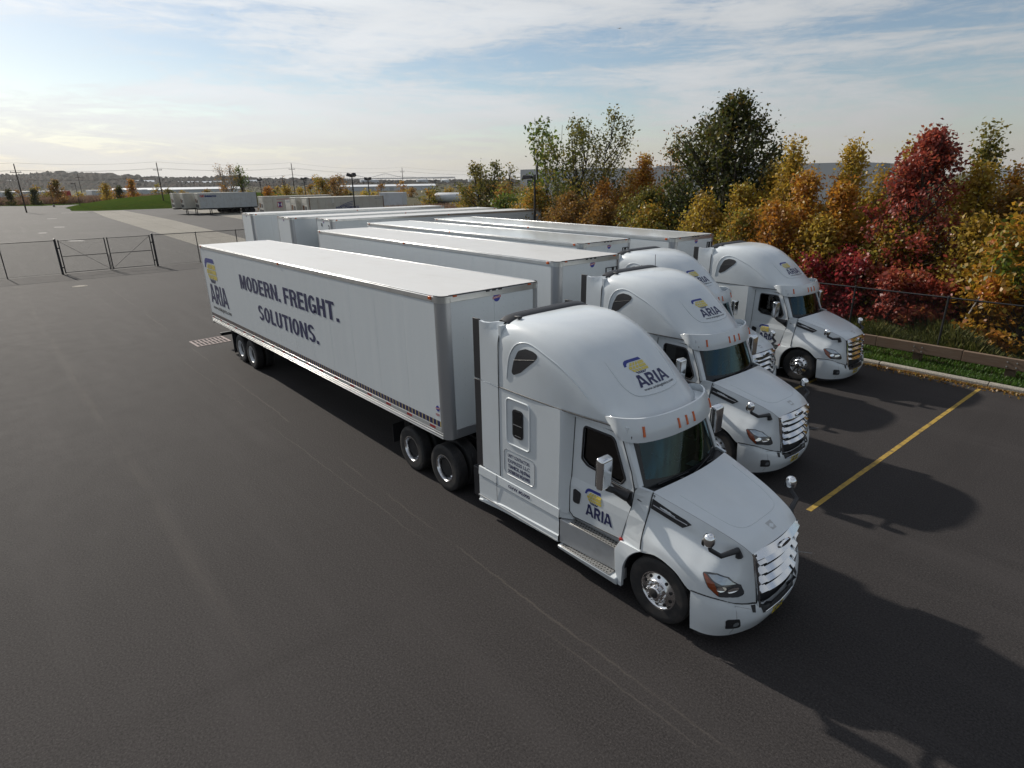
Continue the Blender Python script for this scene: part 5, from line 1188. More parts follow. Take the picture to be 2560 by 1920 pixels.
    if deco == 'emblem':
        mb = MB(); q = lambda a, b, c, d, m, o: mb.add([S_(a, c, o), S_(b, c, o), S_(b, d, o), S_(a, d, o)], [(0, 1, 2, 3)], m)
        q(2.30, 3.20, 2.27, 3.17, 0, 0); q(2.38, 3.12, 2.36, 3.08, 1, .004); mb.add([S_(*p, .008) for p in ((2.45, 3.08), (3.05, 3.08), (2.84, 2.72), (3.05, 2.36), (2.45, 2.36), (2.66, 2.72))], [tuple(range(6))], 2); mb.build('emblem', [REDP, WHP, PURP], t)
        mb = MB(); mb.box(-4.72, -3.68, w-.02, w+.02, 1.4, 3.5); dd = mb.build('side_door', RAIL, t, bevel=.02)
        mb = MB(); mb.box(-4.55, -3.85, w+.018, w+.026, 3.0, 3.3); mb.build('vent', WHP, dd)
        mb = MB(); mb.box(-5.0, -2.3, w+.0, w+.006, 3.56, 3.63); mb.build('red_band', REDP, t)
    return t
make_container('rusty grey container lettered GEseaco standing on a chassis', -132.24, 28.17, R(-88.3), GREYW, 'seaco', 1.055)
make_container('beige container just left of the GEseaco one', -135.8, 26.2, R(-88.3), BEIGE, None, 1.055)
make_container('leftmost beige container, its nose against the grass mound', -139.3, 25.2, R(-88.3), BEIGE, None, 1.055)
make_container('beige container with a red square emblem and grey side door', -96.85, 29.09, R(-90.85), BEIGE, 'emblem', .995)
make_container('cream container nose squeezed left of the winged lettering one', -82.2, 28.75, R(-92.5), CREAM, None, 1.0)
make_container('beige container lettered NYK LOGISTICS under a wing', -78.86, 29.08, R(-92.5), BEIGE, 'nyk', 1.003)

# ------------------------------------------------------------------ mound, strips, hills
def mound_z(x, y):
    u, v = (x+206)/29, (y-52)/40
    return max(0, 1-(u*u+v*v))**.8*3.55+(.05*math.sin(x*1.1+y*.7)*math.sin(y*.9))*(u*u+v*v < .95)
G = [[(x, y, mound_z(x, y)-.03 if mound_z(x, y) > 0 else -.24) for y in np.linspace(12, 100, 60)] for x in np.linspace(-236, -176.5, 44)]
mb = MB(); mb.grid(G); tag(mb.build('grass_mound', GRASSG, smooth=80), kind='structure')
sheet('grass_strip', [(-262, -80), (-256, -80), (-257, -1), (-243, 10), (-246, 22), (-262, 26)], .02, GRASSG)
def forest_mat(nm, cols, sc):
    m = bpy.data.materials.new(nm); m.use_nodes = True; t = m.node_tree; b = t.nodes['Principled BSDF']; b.inputs['Roughness'].default_value = .95; b.inputs['Specular IOR Level'].default_value = .05
    co = N(t, 'ShaderNodeTexCoord').outputs['Object']; v = N(t, 'ShaderNodeTexVoronoi'); v.inputs['Scale'].default_value = sc; t.links.new(co, v.inputs['Vector'])
    s = N(t, 'ShaderNodeSeparateColor'); t.links.new(v.outputs['Color'], s.inputs[0]); k = len(cols)
    c = ramp(t, math_(t, 'ADD', math_(t, 'MULTIPLY', s.outputs[0], .6), math_(t, 'MULTIPLY', noise(t, co, sc*.15, 3), .4)), [(.15+.7*i/(k-1), c) for i, c in enumerate(cols)], 'LINEAR')
    t.links.new(c, b.inputs['Base Color']); return m
FOREST = forest_mat('far_forest', [(.016, .019, .016), (.030, .024, .016), (.018, .023, .017), (.045, .026, .017), (.022, .021, .018), (.034, .028, .016)], .055)
def dirs(px): # bearing (rad) for bookkeeping of far things
    return px
hill_prof = [(-2900, -700, 40), (-2760, -380, 46), (-2591, -23, 48), (-2590, 74, 50), (-2583, 199, 49), (-2555, 425, 41), (-2513, 624, 34), (-2468, 781, 31), (-2451, 835, 29), (-2394, 985, 22), (-2297, 1194, 14), (-2219, 1333, 10), (-2083, 1537, 7), (-1900, 1800, 7), (-1500, 2200, 8), (-900, 2600, 9)]
HP = cr(np.array(hill_prof, float), 420); G = []
for i, (x, y, h) in enumerate(HP):
    dx, dy = x-9, y+7; d = math.hypot(dx, dy); row = []
    for k in range(44):
        f = k/43; dd = 520+(d-520)*f**1.25; hh = h*max(0, (f-.45)/.55)**1.25*(.94+.12*math.sin(i*.09+f*3))
        bump = rng.uniform(0, 1)**1.5*(1.8+8.0*f); row.append((9+dx/d*dd, -7+dy/d*dd, -1.5+hh+bump-4*f))
    row.append((9+dx/d*(d+500), -7+dy/d*(d+500), -5)); G.append(row)
mb = MB(); mb.grid(G); tag(mb.build('hills', FOREST, smooth=None), kind='structure')
# marsh and scrub between the yard and the hills
REED = pmat('reed_bed', (.20, .125, .095), .95, spec=.05, var=.35, vscale=.4)
# houses among the far trees
for k, (a, d, hz_, w_) in enumerate(((.0, 2050, 14, 60), (-.02, 2000, 12, 44), (.085, 2150, 17, 46), (-.075, 1900, 13, 70), (.14, 1900, 10, 90), (.20, 1900, 6, 70), (.24, 1850, 6, 60), (.29, 1900, 8, 50))):
    an = R(178)-a; x, y = 9+d*math.cos(an), -7+d*math.sin(an)
    t = thing('far_house', (x, y, hz_-4), an, 'tiny pale building among the trees on the far hillside', 'building', 'pale buildings on the far hill')
    mb = MB(); mb.box(-8, 8, -w_/2, w_/2, -6, 6); mb.build('wall', WHP, t)
    mb = MB(); mb.add([(-9, -w_/2-1, 6), (9, -w_/2-1, 6), (9, w_/2+1, 6), (-9, w_/2+1, 6), (0, -w_/2-1, 10), (0, w_/2+1, 10)], [(0, 3, 5, 4), (1, 4, 5, 2), (0, 4, 1), (3, 2, 5)]); mb.build('roof', RAIL, t)
# long pale sheds beyond the yard
SHED = pmat('shed_white', (.62, .64, .66), .6)
def shed(x0, y0, x1, y1, h, dep, lab, mat=SHED, roof=None):
    an = math.atan2(y1-y0, x1-x0); L = math.hypot(x1-x0, y1-y0)
    t = thing('shed', (x0, y0, -.25), an, lab, 'building')
    mb = MB(); mb.box(0, L, 0, dep, 0, h); mb.build('wall', mat, t)
    mb = MB(); mb.add([(-.5, -.6, h), (L+.5, -.6, h), (L+.5, dep+.6, h), (-.5, dep+.6, h), (-.5, dep/2, h+1.2), (L+.5, dep/2, h+1.2)], [(0, 1, 5, 4), (3, 4, 5, 2), (0, 4, 3), (1, 2, 5)]); mb.build('roof', roof or SHED, t)
    for k in range(int(L/14)):
        mb = MB(); mb.box(6+k*14, 9+k*14, -.15, 0, 0, min(4, h-.8)); mb.build('dock_door', POST, t)
shed(-432, 58, -415, 128, 3.1, 16, 'long low white shed at the foot of the far hill')
shed(-400, 190, -370, 250, 3.0, 16, 'second low white shed behind the container row')
# distant parked trailers
def far_trailer(x, y, rz, mat, lab, L=14):
    t = thing('distant_trailer', (x, y, -.2), rz, lab, 'trailer', 'trailers parked beyond the far fence')
    mb = MB(); mb.box(-L, 0, -1.28, 1.28, 1.15, 4.0); mb.build('box_body', mat, t, bevel=.05, seg=1)
    mb = MB(); mb.box(-L+1, -L+3.6, -1.2, 1.2, 0, 1.1); mb.box(-2.8, -2.5, -.8, .8, 0, 1.15); mb.build('bogie', CHASS, t)
FW = pmat('far_white', (.56, .58, .60), .5, dirt=(.3, .28, .26), dscale=.6, damt=.4); FR = pmat('far_red', (.40, .035, .03), .5)
k = 0
for y in np.arange(2, 27, 3.4):
    far_trailer(-345, y, R(3+rng.uniform(-2, 2)), FW, 'white trailer end in the row behind the left reeds'); 
far_trailer(-343, 28.2, R(78), FR, 'red trailer broadside in the far left row', 9)
for y in np.arange(38, 62, 3.5): far_trailer(-345, y, R(3+rng.uniform(-2, 2)), FW, 'white trailer end in the row right of the red one')
# white lorry and tank trailer in the scrub
def lorry(x, y, rz, lab):
    t = thing('parked_lorry', (x, y, -.1), rz, lab, 'truck')
    mb = MB(); mb.box(-7.5, -1.9, -1.25, 1.25, 1.0, 3.9); mb.build('box_body', FW, t, bevel=.06)
    mb = MB(); mb.hexa([(-1.7, -1.15, .8), (1.4, -1.0, .8), (1.4, 1.0, .8), (-1.7, 1.15, .8)], [(-1.7, -1.1, 3.2), (.1, -.95, 2.0), (.1, .95, 2.0), (-1.7, 1.1, 3.2)]); mb.hexa([(-1.7, -1.1, 1.9), (-.2, -1.1, 1.9), (-.2, 1.1, 1.9), (-1.7, 1.1, 1.9)], [(-1.7, -1.05, 3.2), (-.9, -1.05, 3.2), (-.9, 1.05, 3.2), (-1.7, 1.05, 3.2)]); mb.build('cab', FW, t, recalc=True, bevel=.08)
    for xx in (-6.2, .3):
        for s in (-1, 1):
            mb = MB(); mb.lathe([(0, -.15), (.5, -.15), (.5, .15), (0, .15)], (xx, s*1.05, .5), 'y', 16); mb.build('wheel', RUBBER, t, smooth=40)
lorry(-118.5, 62.2, R(215), 'white box lorry half hidden in the scrub above the container roofs')
t = thing('tank_trailer', (-118, 85, -.1), R(30), 'long white tank trailer in the scrub right of the lorry', 'tanker')
mb = MB(); mb.lathe([(0, -6), (1.0, -5.8), (1.2, -5.3), (1.2, 5.3), (1.0, 5.8), (0, 6)], (0, 0, 2.2), 'x', 20); mb.build('tank', FW, t, smooth=40)
mb = MB(); mb.box(-5, -2.5, -1.1, 1.1, 0, 1.1); mb.box(3.5, 4, -.8, .8, 0, 1.2); mb.build('bogie', CHASS, t)

# ------------------------------------------------------------------ warehouses behind the trees
WALLM = pmat('tilt_up_wall', (.44, .45, .47), .8, var=.04, vscale=.3); BAND = pmat('wall_band_grey', (.22, .235, .26), .8, var=.04, vscale=.3)
PANE = pmat('office_glass', (.03, .04, .05), .08, spec=.7); MULL = pmat('window_frame_white', (.6, .6, .6), .5)
def warehouse(p, q, h, dep, lab, bays, win, mat=WALLM, door=True):
    an = math.atan2(q[1]-p[1], q[0]-p[0]); L = math.hypot(q[0]-p[0], q[1]-p[1])
    t = thing('warehouse', (p[0], p[1], -.25), an, lab, 'warehouse')
    n = int(L/8.5); e = L/n
    for i in range(n):
        mb = MB(); mb.box(i*e+.03, (i+1)*e-.03, -.2+.05*(i % 3 == 0), 0, 0, h+(.35 if i % 3 == 0 else 0)); mb.build('wall_panel', mat, t)
    for i in range(int(dep/9)):
        for xx in (0, L):
            mb = MB(); mb.box(*sorted((xx, xx+(.2 if xx == 0 else -.2))), i*9+.03, (i+1)*9-.03, 0, h); mb.build('wall_panel', BAND if i == 2 else mat, t)
    mb = MB(); mb.box(.2, L-.2, 0, dep, h-.6, h-.3); mb.build('roof', BAND, t)
    for (x, z, w_, hh, nx, nz) in win:
        mb = MB(); mb.box(x, x+w_, -.26, -.19, z, z+hh); fr = mb.build('window', MULL, t)
        for a in range(nx):
            for b in range(nz):
                mb = MB(); mb.box(x+.12+a*(w_-.12)/nx, x+(a+1)*(w_-.12)/nx, -.285, -.255, z+.12+b*(hh-.12)/nz, z+(b+1)*(hh-.12)/nz); mb.build('pane', PANE, fr)
    return t
W1 = [(3.0, .6, 7.5, 2.8, 4, 3), (3.0, 3.9, 7.5, 2.6, 4, 2), (14, 1.0, 5, 2.4, 3, 2)]+[(24+i*6.2, 4.7, 1.7, 1.6, 1, 1) for i in range(12)]
warehouse((-147, 133), (-45.4, 143), 9.2, 45, 'long grey white warehouse rising behind the autumn trees', 12, W1)
W2 = [(2+i*4.3, 3.6, 2.0, 1.2, 1, 1) for i in range(9)]
warehouse((-21, 125.4), (24, 128.5), 6.7, 40, 'lower white warehouse with small square windows at the right edge', 6, W2, mat=SHED)
# ------------------------------------------------------------------ utility poles and wires
POLE = pmat('creosote_pole', (.045, .034, .028), .9, var=.3, vscale=3)
PP = [(-179.9, -27.3, 10.6), (-182.7, 2.2, 11.2), (-188.6, 33.8, 11.85), (-202.4, 77.6, 12.35), (-238.7, 143.1, 11.95), (-250.9, 226.9, 11.2)]
PL = ['leftmost utility pole in view, standing at the edge of the yard', 'utility pole left of the far lamp post', 'tall utility pole right of the red tree', 'utility pole behind the orange bushes', 'slim utility pole standing right of the steel bridge', 'last utility pole beside the warehouse corner']
def pole(x, y, h, az, lab):
    t = thing('utility_pole', (x, y, -.2), az, lab, 'utility pole', 'wooden utility poles across the marsh')
    mb = MB(); mb.tube([(0, 0, 0), (0, 0, h+.2)], [.17, .11], 10); mb.build('pole', POLE, t, smooth=50)
    mb = MB(); mb.box(-.06, .06, -1.1, 1.1, h-1.75, h-1.6); mb.build('crossarm', POLE, t)
    for s in (-1, 0, 1):
        mb = MB(); mb.lathe([(.0, .22), (.06, .2), (.08, .0)], (0, s*.95, h-1.6 if s else h+.15), 'z', 8); mb.build('insulator', POST, t)
for (x, y, h), lab in zip(PP, PL): pole(x, y, h, 0, lab)
pole(-348.6, 33.2, 11.6, 0, 'farther utility pole seen against the hill right of the red trailer')
wr = thing('overhead_wires', (0, 0, 0), label='thin overhead wires sagging from pole to pole', cat='wires')
for (a, b) in zip(PP[:-1], PP[1:]):
    for (dy, dz) in ((0, .25), (-.95, -1.4), (.95, -1.4), (0, -3.6)):
        L = math.hypot(b[0]-a[0], b[1]-a[1]); pts = []
        for i in range(17):
            f = i/16; pts.append((a[0]+(b[0]-a[0])*f, a[1]+(b[1]-a[1])*f+dy, (a[2]+(b[2]-a[2])*f)+dz-4*(.017*L)*f*(1-f)))
        mb = MB(); mb.tube(pts, .016 if dz > -3 else .024, 4, cap=False); mb.build('wire', CHASS, wr)
# ------------------------------------------------------------------ far steel bridge
BR = pmat('bridge_steel', (.20, .22, .25), .7)
bt = thing('cantilever_bridge', (0, 0, 0), label='faint steel cantilever bridge with two peaks on the horizon', cat='bridge')
A0, A1 = np.array([-3900., 1190.]), np.array([-3250., 2360.])
def bp(f, z): p = A0+(A1-A0)*f; return (p[0], p[1], z)
pk = [.515, .675]
def chord(f):
    z = 26
    for p_ in pk: z = max(z, 26+26*max(0, 1-abs(f-p_)/.085)**1.25)
    return z
for nm, zf in (('deck', lambda f: 20), ('lower_chord', lambda f: 22.5), ('upper_chord', chord)):
    mb = MB(); fs = np.linspace(.0, 1, 61); mb.tube([bp(f, zf(f)) for f in fs], 1.1 if nm != 'deck' else 1.6, 4); mb.build(nm, BR, bt)
for i, f in enumerate(np.linspace(.38, .81, 44)):
    mb = MB(); mb.tube([bp(f, 20), bp(f, chord(f))], .5, 4); mb.build('hanger', BR, bt)
for f in list(np.linspace(.0, .36, 10))+pk+list(np.linspace(.83, 1, 6)):
    mb = MB(); mb.tube([bp(f, -2), bp(f, 20)], 2.2, 6); mb.build('pier', BR, bt)
# pale storage tanks and town beyond the marsh
for k, (x, y, r_, h) in enumerate(((-1480, 960, 16, 11), (-1440, 1010, 12, 9), (-1390, 1075, 18, 10), (-1600, 860, 26, 12))):
    t = thing('storage_tank', (x, y, -2), 0, ('broad pale storage tank', 'small pale storage tank', 'pale storage tank farther right', 'largest pale storage tank')[k]+' below the far bridge', 'tank', 'pale tanks beyond the marsh')
    mb = MB(); mb.lathe([(r_, 0), (r_, h), (r_*.6, h+1.2), (0, h+2)], (0, 0, 0), 'z', 24); mb.build('shell', SHED, t, smooth=30)
# ------------------------------------------------------------------ aircraft
def plane(x, y, z, rz, sc, lab):
    t = thing('airliner', (x, y, z), rz, lab, 'airplane'); m = POST
    mb = MB(); mb.lathe([(0, 18), (1.2, 17), (1.9, 14), (1.9, -8), (1.2, -14), (.3, -18)], (0, 0, 0), 'x', 12); mb.build('fuselage', m, t, smooth=50)
    for s in (-1, 1):
        mb = MB(); mb.hexa([(3, s*1.5, -.8), (-3, s*1.5, -.8), (-5.5, s*17, .3), (-3.8, s*17, .3)], [(3, s*1.5, -.3), (-3, s*1.5, -.3), (-5.5, s*17, .5), (-3.8, s*17, .5)]); mb.build('wing', m, t, recalc=True)
        mb = MB(); mb.hexa([(-14, s*.5, .3), (-17, s*.5, .3), (-18.5, s*6, .5), (-17, s*6, .5)], [(-14, s*.5, .6), (-17, s*.5, .6), (-18.5, s*6, .7), (-17, s*6, .7)]); mb.build('tailplane', m, t, recalc=True)
        mb = MB(); mb.lathe([(.0, 2), (.9, 2), (.9, -2), (0, -2)], (1.5, s*5.5, -1.5), 'x', 10); mb.build('engine', m, t)
    mb = MB(); mb.hexa([(-13, -.15, 1), (-17, -.15, 1), (-19, -.1, 7), (-17, -.1, 7)], [(-13, .15, 1), (-17, .15, 1), (-19, .1, 7), (-17, .1, 7)]); mb.build('fin', m, t, recalc=True)
    t.scale = (sc,)*3
plane(-2613, 3161, 858, R(-40), 1.0, 'small dark airliner high in the sky right of the middle')
plane(-4839, 1524, 1097, R(10), .7, 'faint grey airliner high in the sky at upper left')
# ------------------------------------------------------------------ haze
hm = bpy.data.materials.new('air'); hm.use_nodes = True; ht = hm.node_tree; ht.nodes.clear()
hv = N(ht, 'ShaderNodeVolumePrincipled'); hv.inputs['Color'].default_value = (.86, .90, .96, 1); hv.inputs['Density'].default_value = 3.5e-5; hv.inputs['Anisotropy'].default_value = .2
ho = N(ht, 'ShaderNodeOutputMaterial'); ht.links.new(hv.outputs[0], ho.inputs['Volume'])
mb = MB(); mb.box(-9800, 9800, -9800, 9800, -12, 95); tag(mb.build('haze', hm), kind='stuff')
# ------------------------------------------------------------------ trees
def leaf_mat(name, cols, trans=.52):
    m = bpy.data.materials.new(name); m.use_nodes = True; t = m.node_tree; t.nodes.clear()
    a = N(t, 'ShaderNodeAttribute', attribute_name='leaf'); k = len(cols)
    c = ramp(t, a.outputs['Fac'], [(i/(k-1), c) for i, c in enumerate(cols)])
    d = N(t, 'ShaderNodeBsdfDiffuse'); tr = N(t, 'ShaderNodeBsdfTranslucent'); mx = N(t, 'ShaderNodeMixShader'); mx.inputs[0].default_value = trans
    t.links.new(c, d.inputs[0]); t.links.new(c, tr.inputs[0]); t.links.new(d.outputs[0], mx.inputs[1]); t.links.new(tr.outputs[0], mx.inputs[2])
    gl = N(t, 'ShaderNodeBsdfGlossy'); gl.inputs['Roughness'].default_value = .45; m2 = N(t, 'ShaderNodeMixShader'); m2.inputs[0].default_value = .035
    t.links.new(mx.outputs[0], m2.inputs[1]); t.links.new(gl.outputs[0], m2.inputs[2])
    o = N(t, 'ShaderNodeOutputMaterial'); t.links.new(m2.outputs[0], o.inputs[0]); return m
LM = {
 'olive': leaf_mat('leaf_olive', [(0.062, 0.074, 0.017), (0.114, 0.120, 0.024), (0.176, 0.155, 0.029), (0.248, 0.176, 0.034)]),
 'dark': leaf_mat('leaf_dark_green', [(0.026, 0.039, 0.009), (0.047, 0.059, 0.013), (0.081, 0.084, 0.018), (0.149, 0.092, 0.018)]),
 'green': leaf_mat('leaf_green', [(0.049, 0.077, 0.011), (0.084, 0.133, 0.020), (0.140, 0.182, 0.028), (0.210, 0.196, 0.028)]),
 'gold': leaf_mat('leaf_gold', [(0.215, 0.139, 0.025), (0.379, 0.231, 0.034), (0.426, 0.289, 0.037), (0.389, 0.339, 0.054)]),
 'orange': leaf_mat('leaf_orange', [(0.234, 0.099, 0.020), (0.419, 0.167, 0.025), (0.442, 0.220, 0.030), (0.442, 0.308, 0.045)]),
 'bronze': leaf_mat('leaf_bronze', [(0.143, 0.083, 0.026), (0.260, 0.135, 0.034), (0.338, 0.182, 0.039), (0.221, 0.187, 0.043)]),
 'red': leaf_mat('leaf_red', [(0.139, 0.037, 0.027), (0.279, 0.051, 0.037), (0.392, 0.088, 0.051), (0.431, 0.190, 0.055)]),
 'crimson': leaf_mat('leaf_crimson', [(0.167, 0.023, 0.029), (0.321, 0.032, 0.044), (0.444, 0.067, 0.063), (0.288, 0.115, 0.049)]),
 'maple': leaf_mat('leaf_maple', [(0.105, 0.148, 0.021), (0.244, 0.201, 0.025), (0.442, 0.252, 0.028), (0.442, 0.201, 0.025), (0.442, 0.148, 0.036)]),
 'mixed': leaf_mat('leaf_mixed', [(0.112, 0.138, 0.025), (0.212, 0.195, 0.034), (0.374, 0.237, 0.034), (0.424, 0.187, 0.030)]),
}
BARK = pmat('bark', (.055, .045, .036), .9, var=.4, vscale=8, stretch=(1, 1, .3)); PALEB = pmat('pale_bark', (.26, .235, .20), .85, var=.3, vscale=6, stretch=(1, 1, .4), dirt=(.05, .045, .04), dscale=7, damt=.8)
def leaf_mesh(name, P, size, tone, mat, parent, aspect=.62, droop=.35):
    n = len(P); sz = size*rng.uniform(.6, 1.3, n)
    nrm = rng.normal(size=(n, 3)); nrm[:, 2] += .5; nrm /= np.linalg.norm(nrm, axis=1)[:, None]
    ax = rng.normal(size=(n, 3)); ax[:, 2] -= droop; ax -= nrm*(ax*nrm).sum(1)[:, None]; ax /= np.linalg.norm(ax, axis=1)[:, None]
    bx = np.cross(nrm, ax); h = (sz*.5)[:, None]
    V = np.empty((n, 4, 3)); V[:, 0] = P-ax*h; V[:, 1] = P+bx*h*aspect+nrm*h*.18; V[:, 2] = P+ax*h; V[:, 3] = P-bx*h*aspect+nrm*h*.18
    me = bpy.data.meshes.new(name); me.vertices.add(n*4); me.vertices.foreach_set('co', V.reshape(-1))
    me.loops.add(n*4); me.loops.foreach_set('vertex_index', np.arange(n*4)); me.polygons.add(n)
    me.polygons.foreach_set('loop_start', np.arange(n)*4); me.polygons.foreach_set('loop_total', np.full(n, 4)); me.update(calc_edges=True)
    at = me.attributes.new('leaf', 'FLOAT', 'FACE'); at.data.foreach_set('value', np.clip(tone, 0, 1).astype(np.float32))
    me.materials.append(mat); o = bpy.data.objects.new(name, me); COL.objects.link(o); o.parent = parent; return o
def tree(name, lab, x, y, h, r, mat, group, z0=.22, base=.2, n=6000, leaf=.17, limbs=70, shape='round', bark=BARK, tr=.10, sig=.34, stems=1, tone=(.5, .22), cat='tree', asym=(0, 0), lean=0., gz=None):
    t = thing(name, (x, y, gz if gz is not None else .15), 0, lab, cat, group)
    W_ = MB(); tips = []; trunks = []
    for s in range(stems):
        a = 2*math.pi*s/max(1, stems)+rng.uniform(0, 1); sp = (0 if stems == 1 else r*.55)
        top = np.array([math.cos(a)*sp+asym[0]+lean*h, math.sin(a)*sp+asym[1], h*(.97 if s == 0 else rng.uniform(.72, .95))])
        p0 = np.array([math.cos(a)*.12*(stems > 1), math.sin(a)*.12*(stems > 1), -.2]); pts = [p0]
        for i in range(1, 9):
            f = i/8; q = p0+(top-p0)*f; q[:2] += rng.normal(size=2)*.05*h*.35*math.sin(math.pi*f); pts.append(q)
        trk = cr(np.array(pts), 14); trunks.append(trk); W_.tube(trk, [tr*(1-.88*i/13)/math.sqrt(stems)+.008 for i in range(14)], 7)
    L = []; T = []
    per = max(4, n//limbs)
    for k in range(limbs):
        trk = trunks[k % stems]
        f = base+(1-base)*rng.uniform(0, 1)**(1.15 if shape == 'spire' else .85)                      # height fraction of the tip
        if shape == 'round': env = math.sin(math.pi*min(1, max(0.04, ((f-base)/(1-base))*.86+.14)))**.65
        elif shape == 'cone': env = (1-((f-base)/(1-base)))**.75*.98+.06
        elif shape == 'spire':
            g_ = (f-base)/(1-base); env = 1.0 if g_ < .48 else max(.10, 1-(g_-.48)*2.6)
        elif shape == 'column': env = .55+.45*math.sin(math.pi*((f-base)/(1-base))**.8)
        elif shape == 'bush': env = math.sqrt(max(.02, 1-((f-base)/(1-base))**2))
        else: env = 1
        if f > .93: env *= .55
        rad = r*env*rng.uniform(.35, 1.0)**.6; a = rng.uniform(0, 2*math.pi)
        fi = min(13, max(0, int(f*13))); c = trk[fi]
        tip = np.array([c[0]+rad*math.cos(a), c[1]+rad*math.sin(a), f*h+rng.normal()*.1])
        fs = max(.06, f-(.10+.30*rad/max(r, .1)*(.6 if shape != 'cone' else .25))); st = trk[min(12, int(fs*13))]
        mid = (st+tip)/2+np.array([0, 0, -.10*rad])+rng.normal(size=3)*.08*rad
        pp = cr(np.array([st, mid, tip]), 7); W_.tube(pp, [max(.006, tr*.34*(1-i/7.5)) for i in range(7)], 4, cap=False)
        m = int(per*rng.uniform(.55, 1.45)); ct = rng.normal()*tone[1]
        u = 1-np.abs(rng.normal(size=m))*.30; u = np.clip(u, .08, 1.12); base_p = st+(tip-st)*u[:, None]
        q = base_p+rng.normal(size=(m, 3))*sig*np.array([1, 1, .72]); L.append(q)
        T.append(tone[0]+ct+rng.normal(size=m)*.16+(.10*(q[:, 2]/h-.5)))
    W_.build('trunk', bark, t, smooth=60)
    L = np.concatenate(L); T = np.concatenate(T); L[:, 2] = np.maximum(L[:, 2], .05)
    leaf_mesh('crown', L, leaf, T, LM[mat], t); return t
GT_ = 'autumn trees behind the right hand fence'
tree('poplar_tree', 'tall thin poplar with big bright green leaves on bare upright shoots', -25.8, 27, 10.2, 2.2, 'green', GT_, base=.42, n=1100, leaf=.34, limbs=34, shape='column', tr=.10, sig=.30, stems=5)
tree('poplar_tree', 'tall open olive tree right of the bare poplar shoots', -21.6, 27, 10.7, 3.0, 'olive', GT_, base=.18, n=7800, leaf=.21, limbs=110, shape='round', tr=.13, sig=.32, stems=3)
tree('oak_tree', 'broad dark green oak, tallest and densest tree in the row', -10.3, 26, 10.3, 4.5, 'dark', GT_, base=.10, n=24000, leaf=.22, limbs=260, shape='round', tr=.24, sig=.36, tone=(.42, .20), asym=(.2, .2))
tree('oak_tree', 'thin brownish tree with sparse top pressed against the left of the oak', -14.9, 27.6, 8.9, 1.2, 'bronze', GT_, base=.3, n=1300, leaf=.19, limbs=44, shape='column', tr=.09, sig=.28)
LOW = [('orange leaved tree with a pointed tip between the olive tree and the oak', -17.6, 28, 7.5, 2.0, 'orange', 'spire', .12, 5200), ('rounded orange brown tree right behind the olive tree', -20.2, 30, 6.5, 2.2, 'bronze', 'round', .1, 4200),
       ('low dark olive tree filling the foot of the oak on its left', -14.0, 23.6, 5.4, 2.2, 'olive', 'bush', .04, 5600), ('low bronze tree at the foot of the tall olive tree', -20.4, 23.8, 5.2, 2.3, 'bronze', 'bush', .04, 5200),
       ('mixed olive and rust bush tree below the bare poplar', -25.0, 24.6, 5.6, 2.2, 'mixed', 'bush', .05, 5000), ('dark low tree in the shade right under the oak', -9.8, 22.8, 4.2, 2.4, 'dark', 'bush', .03, 5200), ('rust coloured low tree between two olive ones', -17.2, 23.4, 4.6, 2.0, 'bronze', 'bush', .03, 4600),
       ('yellow green sapling clump just right of the oak', -7.2, 22.6, 5.6, 1.7, 'gold', 'spire', .05, 5200), ('gold sapling with loose pointed top, second right of the oak', -5.0, 23, 7.8, 1.35, 'gold', 'spire', .06, 5200), ('olive yellow sapling low behind the farthest tractor roof', -5.8, 20.6, 4.6, 1.6, 'mixed', 'bush', .03, 4200),
       ('orange brown sapling standing before the warehouse corner', -3.6, 21.6, 6.3, 1.4, 'orange', 'spire', .04, 5000), ('gold sapling with a narrow spire before the grey warehouse wall', -2.6, 24, 7.5, 1.25, 'gold', 'spire', .06, 4600), ('dense bronze sapling left of the red maple', -1.8, 21.4, 5.8, 1.4, 'orange', 'spire', .04, 5000),
       ('yellow sapling with a thin top left of the red maple', -.2, 24.2, 7.4, 1.15, 'gold', 'spire', .06, 4200), ('sparse green topped sapling right of the red maple', 2.3, 24.4, 7.9, 1.1, 'olive', 'spire', .1, 2600), ('golden sapling right of the red maple', 2.7, 22.6, 6.7, 1.25, 'gold', 'spire', .05, 5200),
       ('bronze sapling with a crooked pale stem', 4.0, 22.4, 5.6, 1.4, 'bronze', 'spire', .06, 4600), ('olive tree at the right edge before the low warehouse', 4.6, 26.5, 6.9, 1.7, 'olive', 'round', .1, 4200), ('mixed sapling behind the sumac', .6, 21, 4.4, 1.5, 'mixed', 'bush', .03, 3800), ('rust sapling beyond the right edge', 7.2, 22, 6.2, 1.7, 'orange', 'spire', .05, 3600), ('gold sapling beyond the right edge', 10.5, 22.5, 6.6, 1.9, 'gold', 'spire', .05, 3600)]
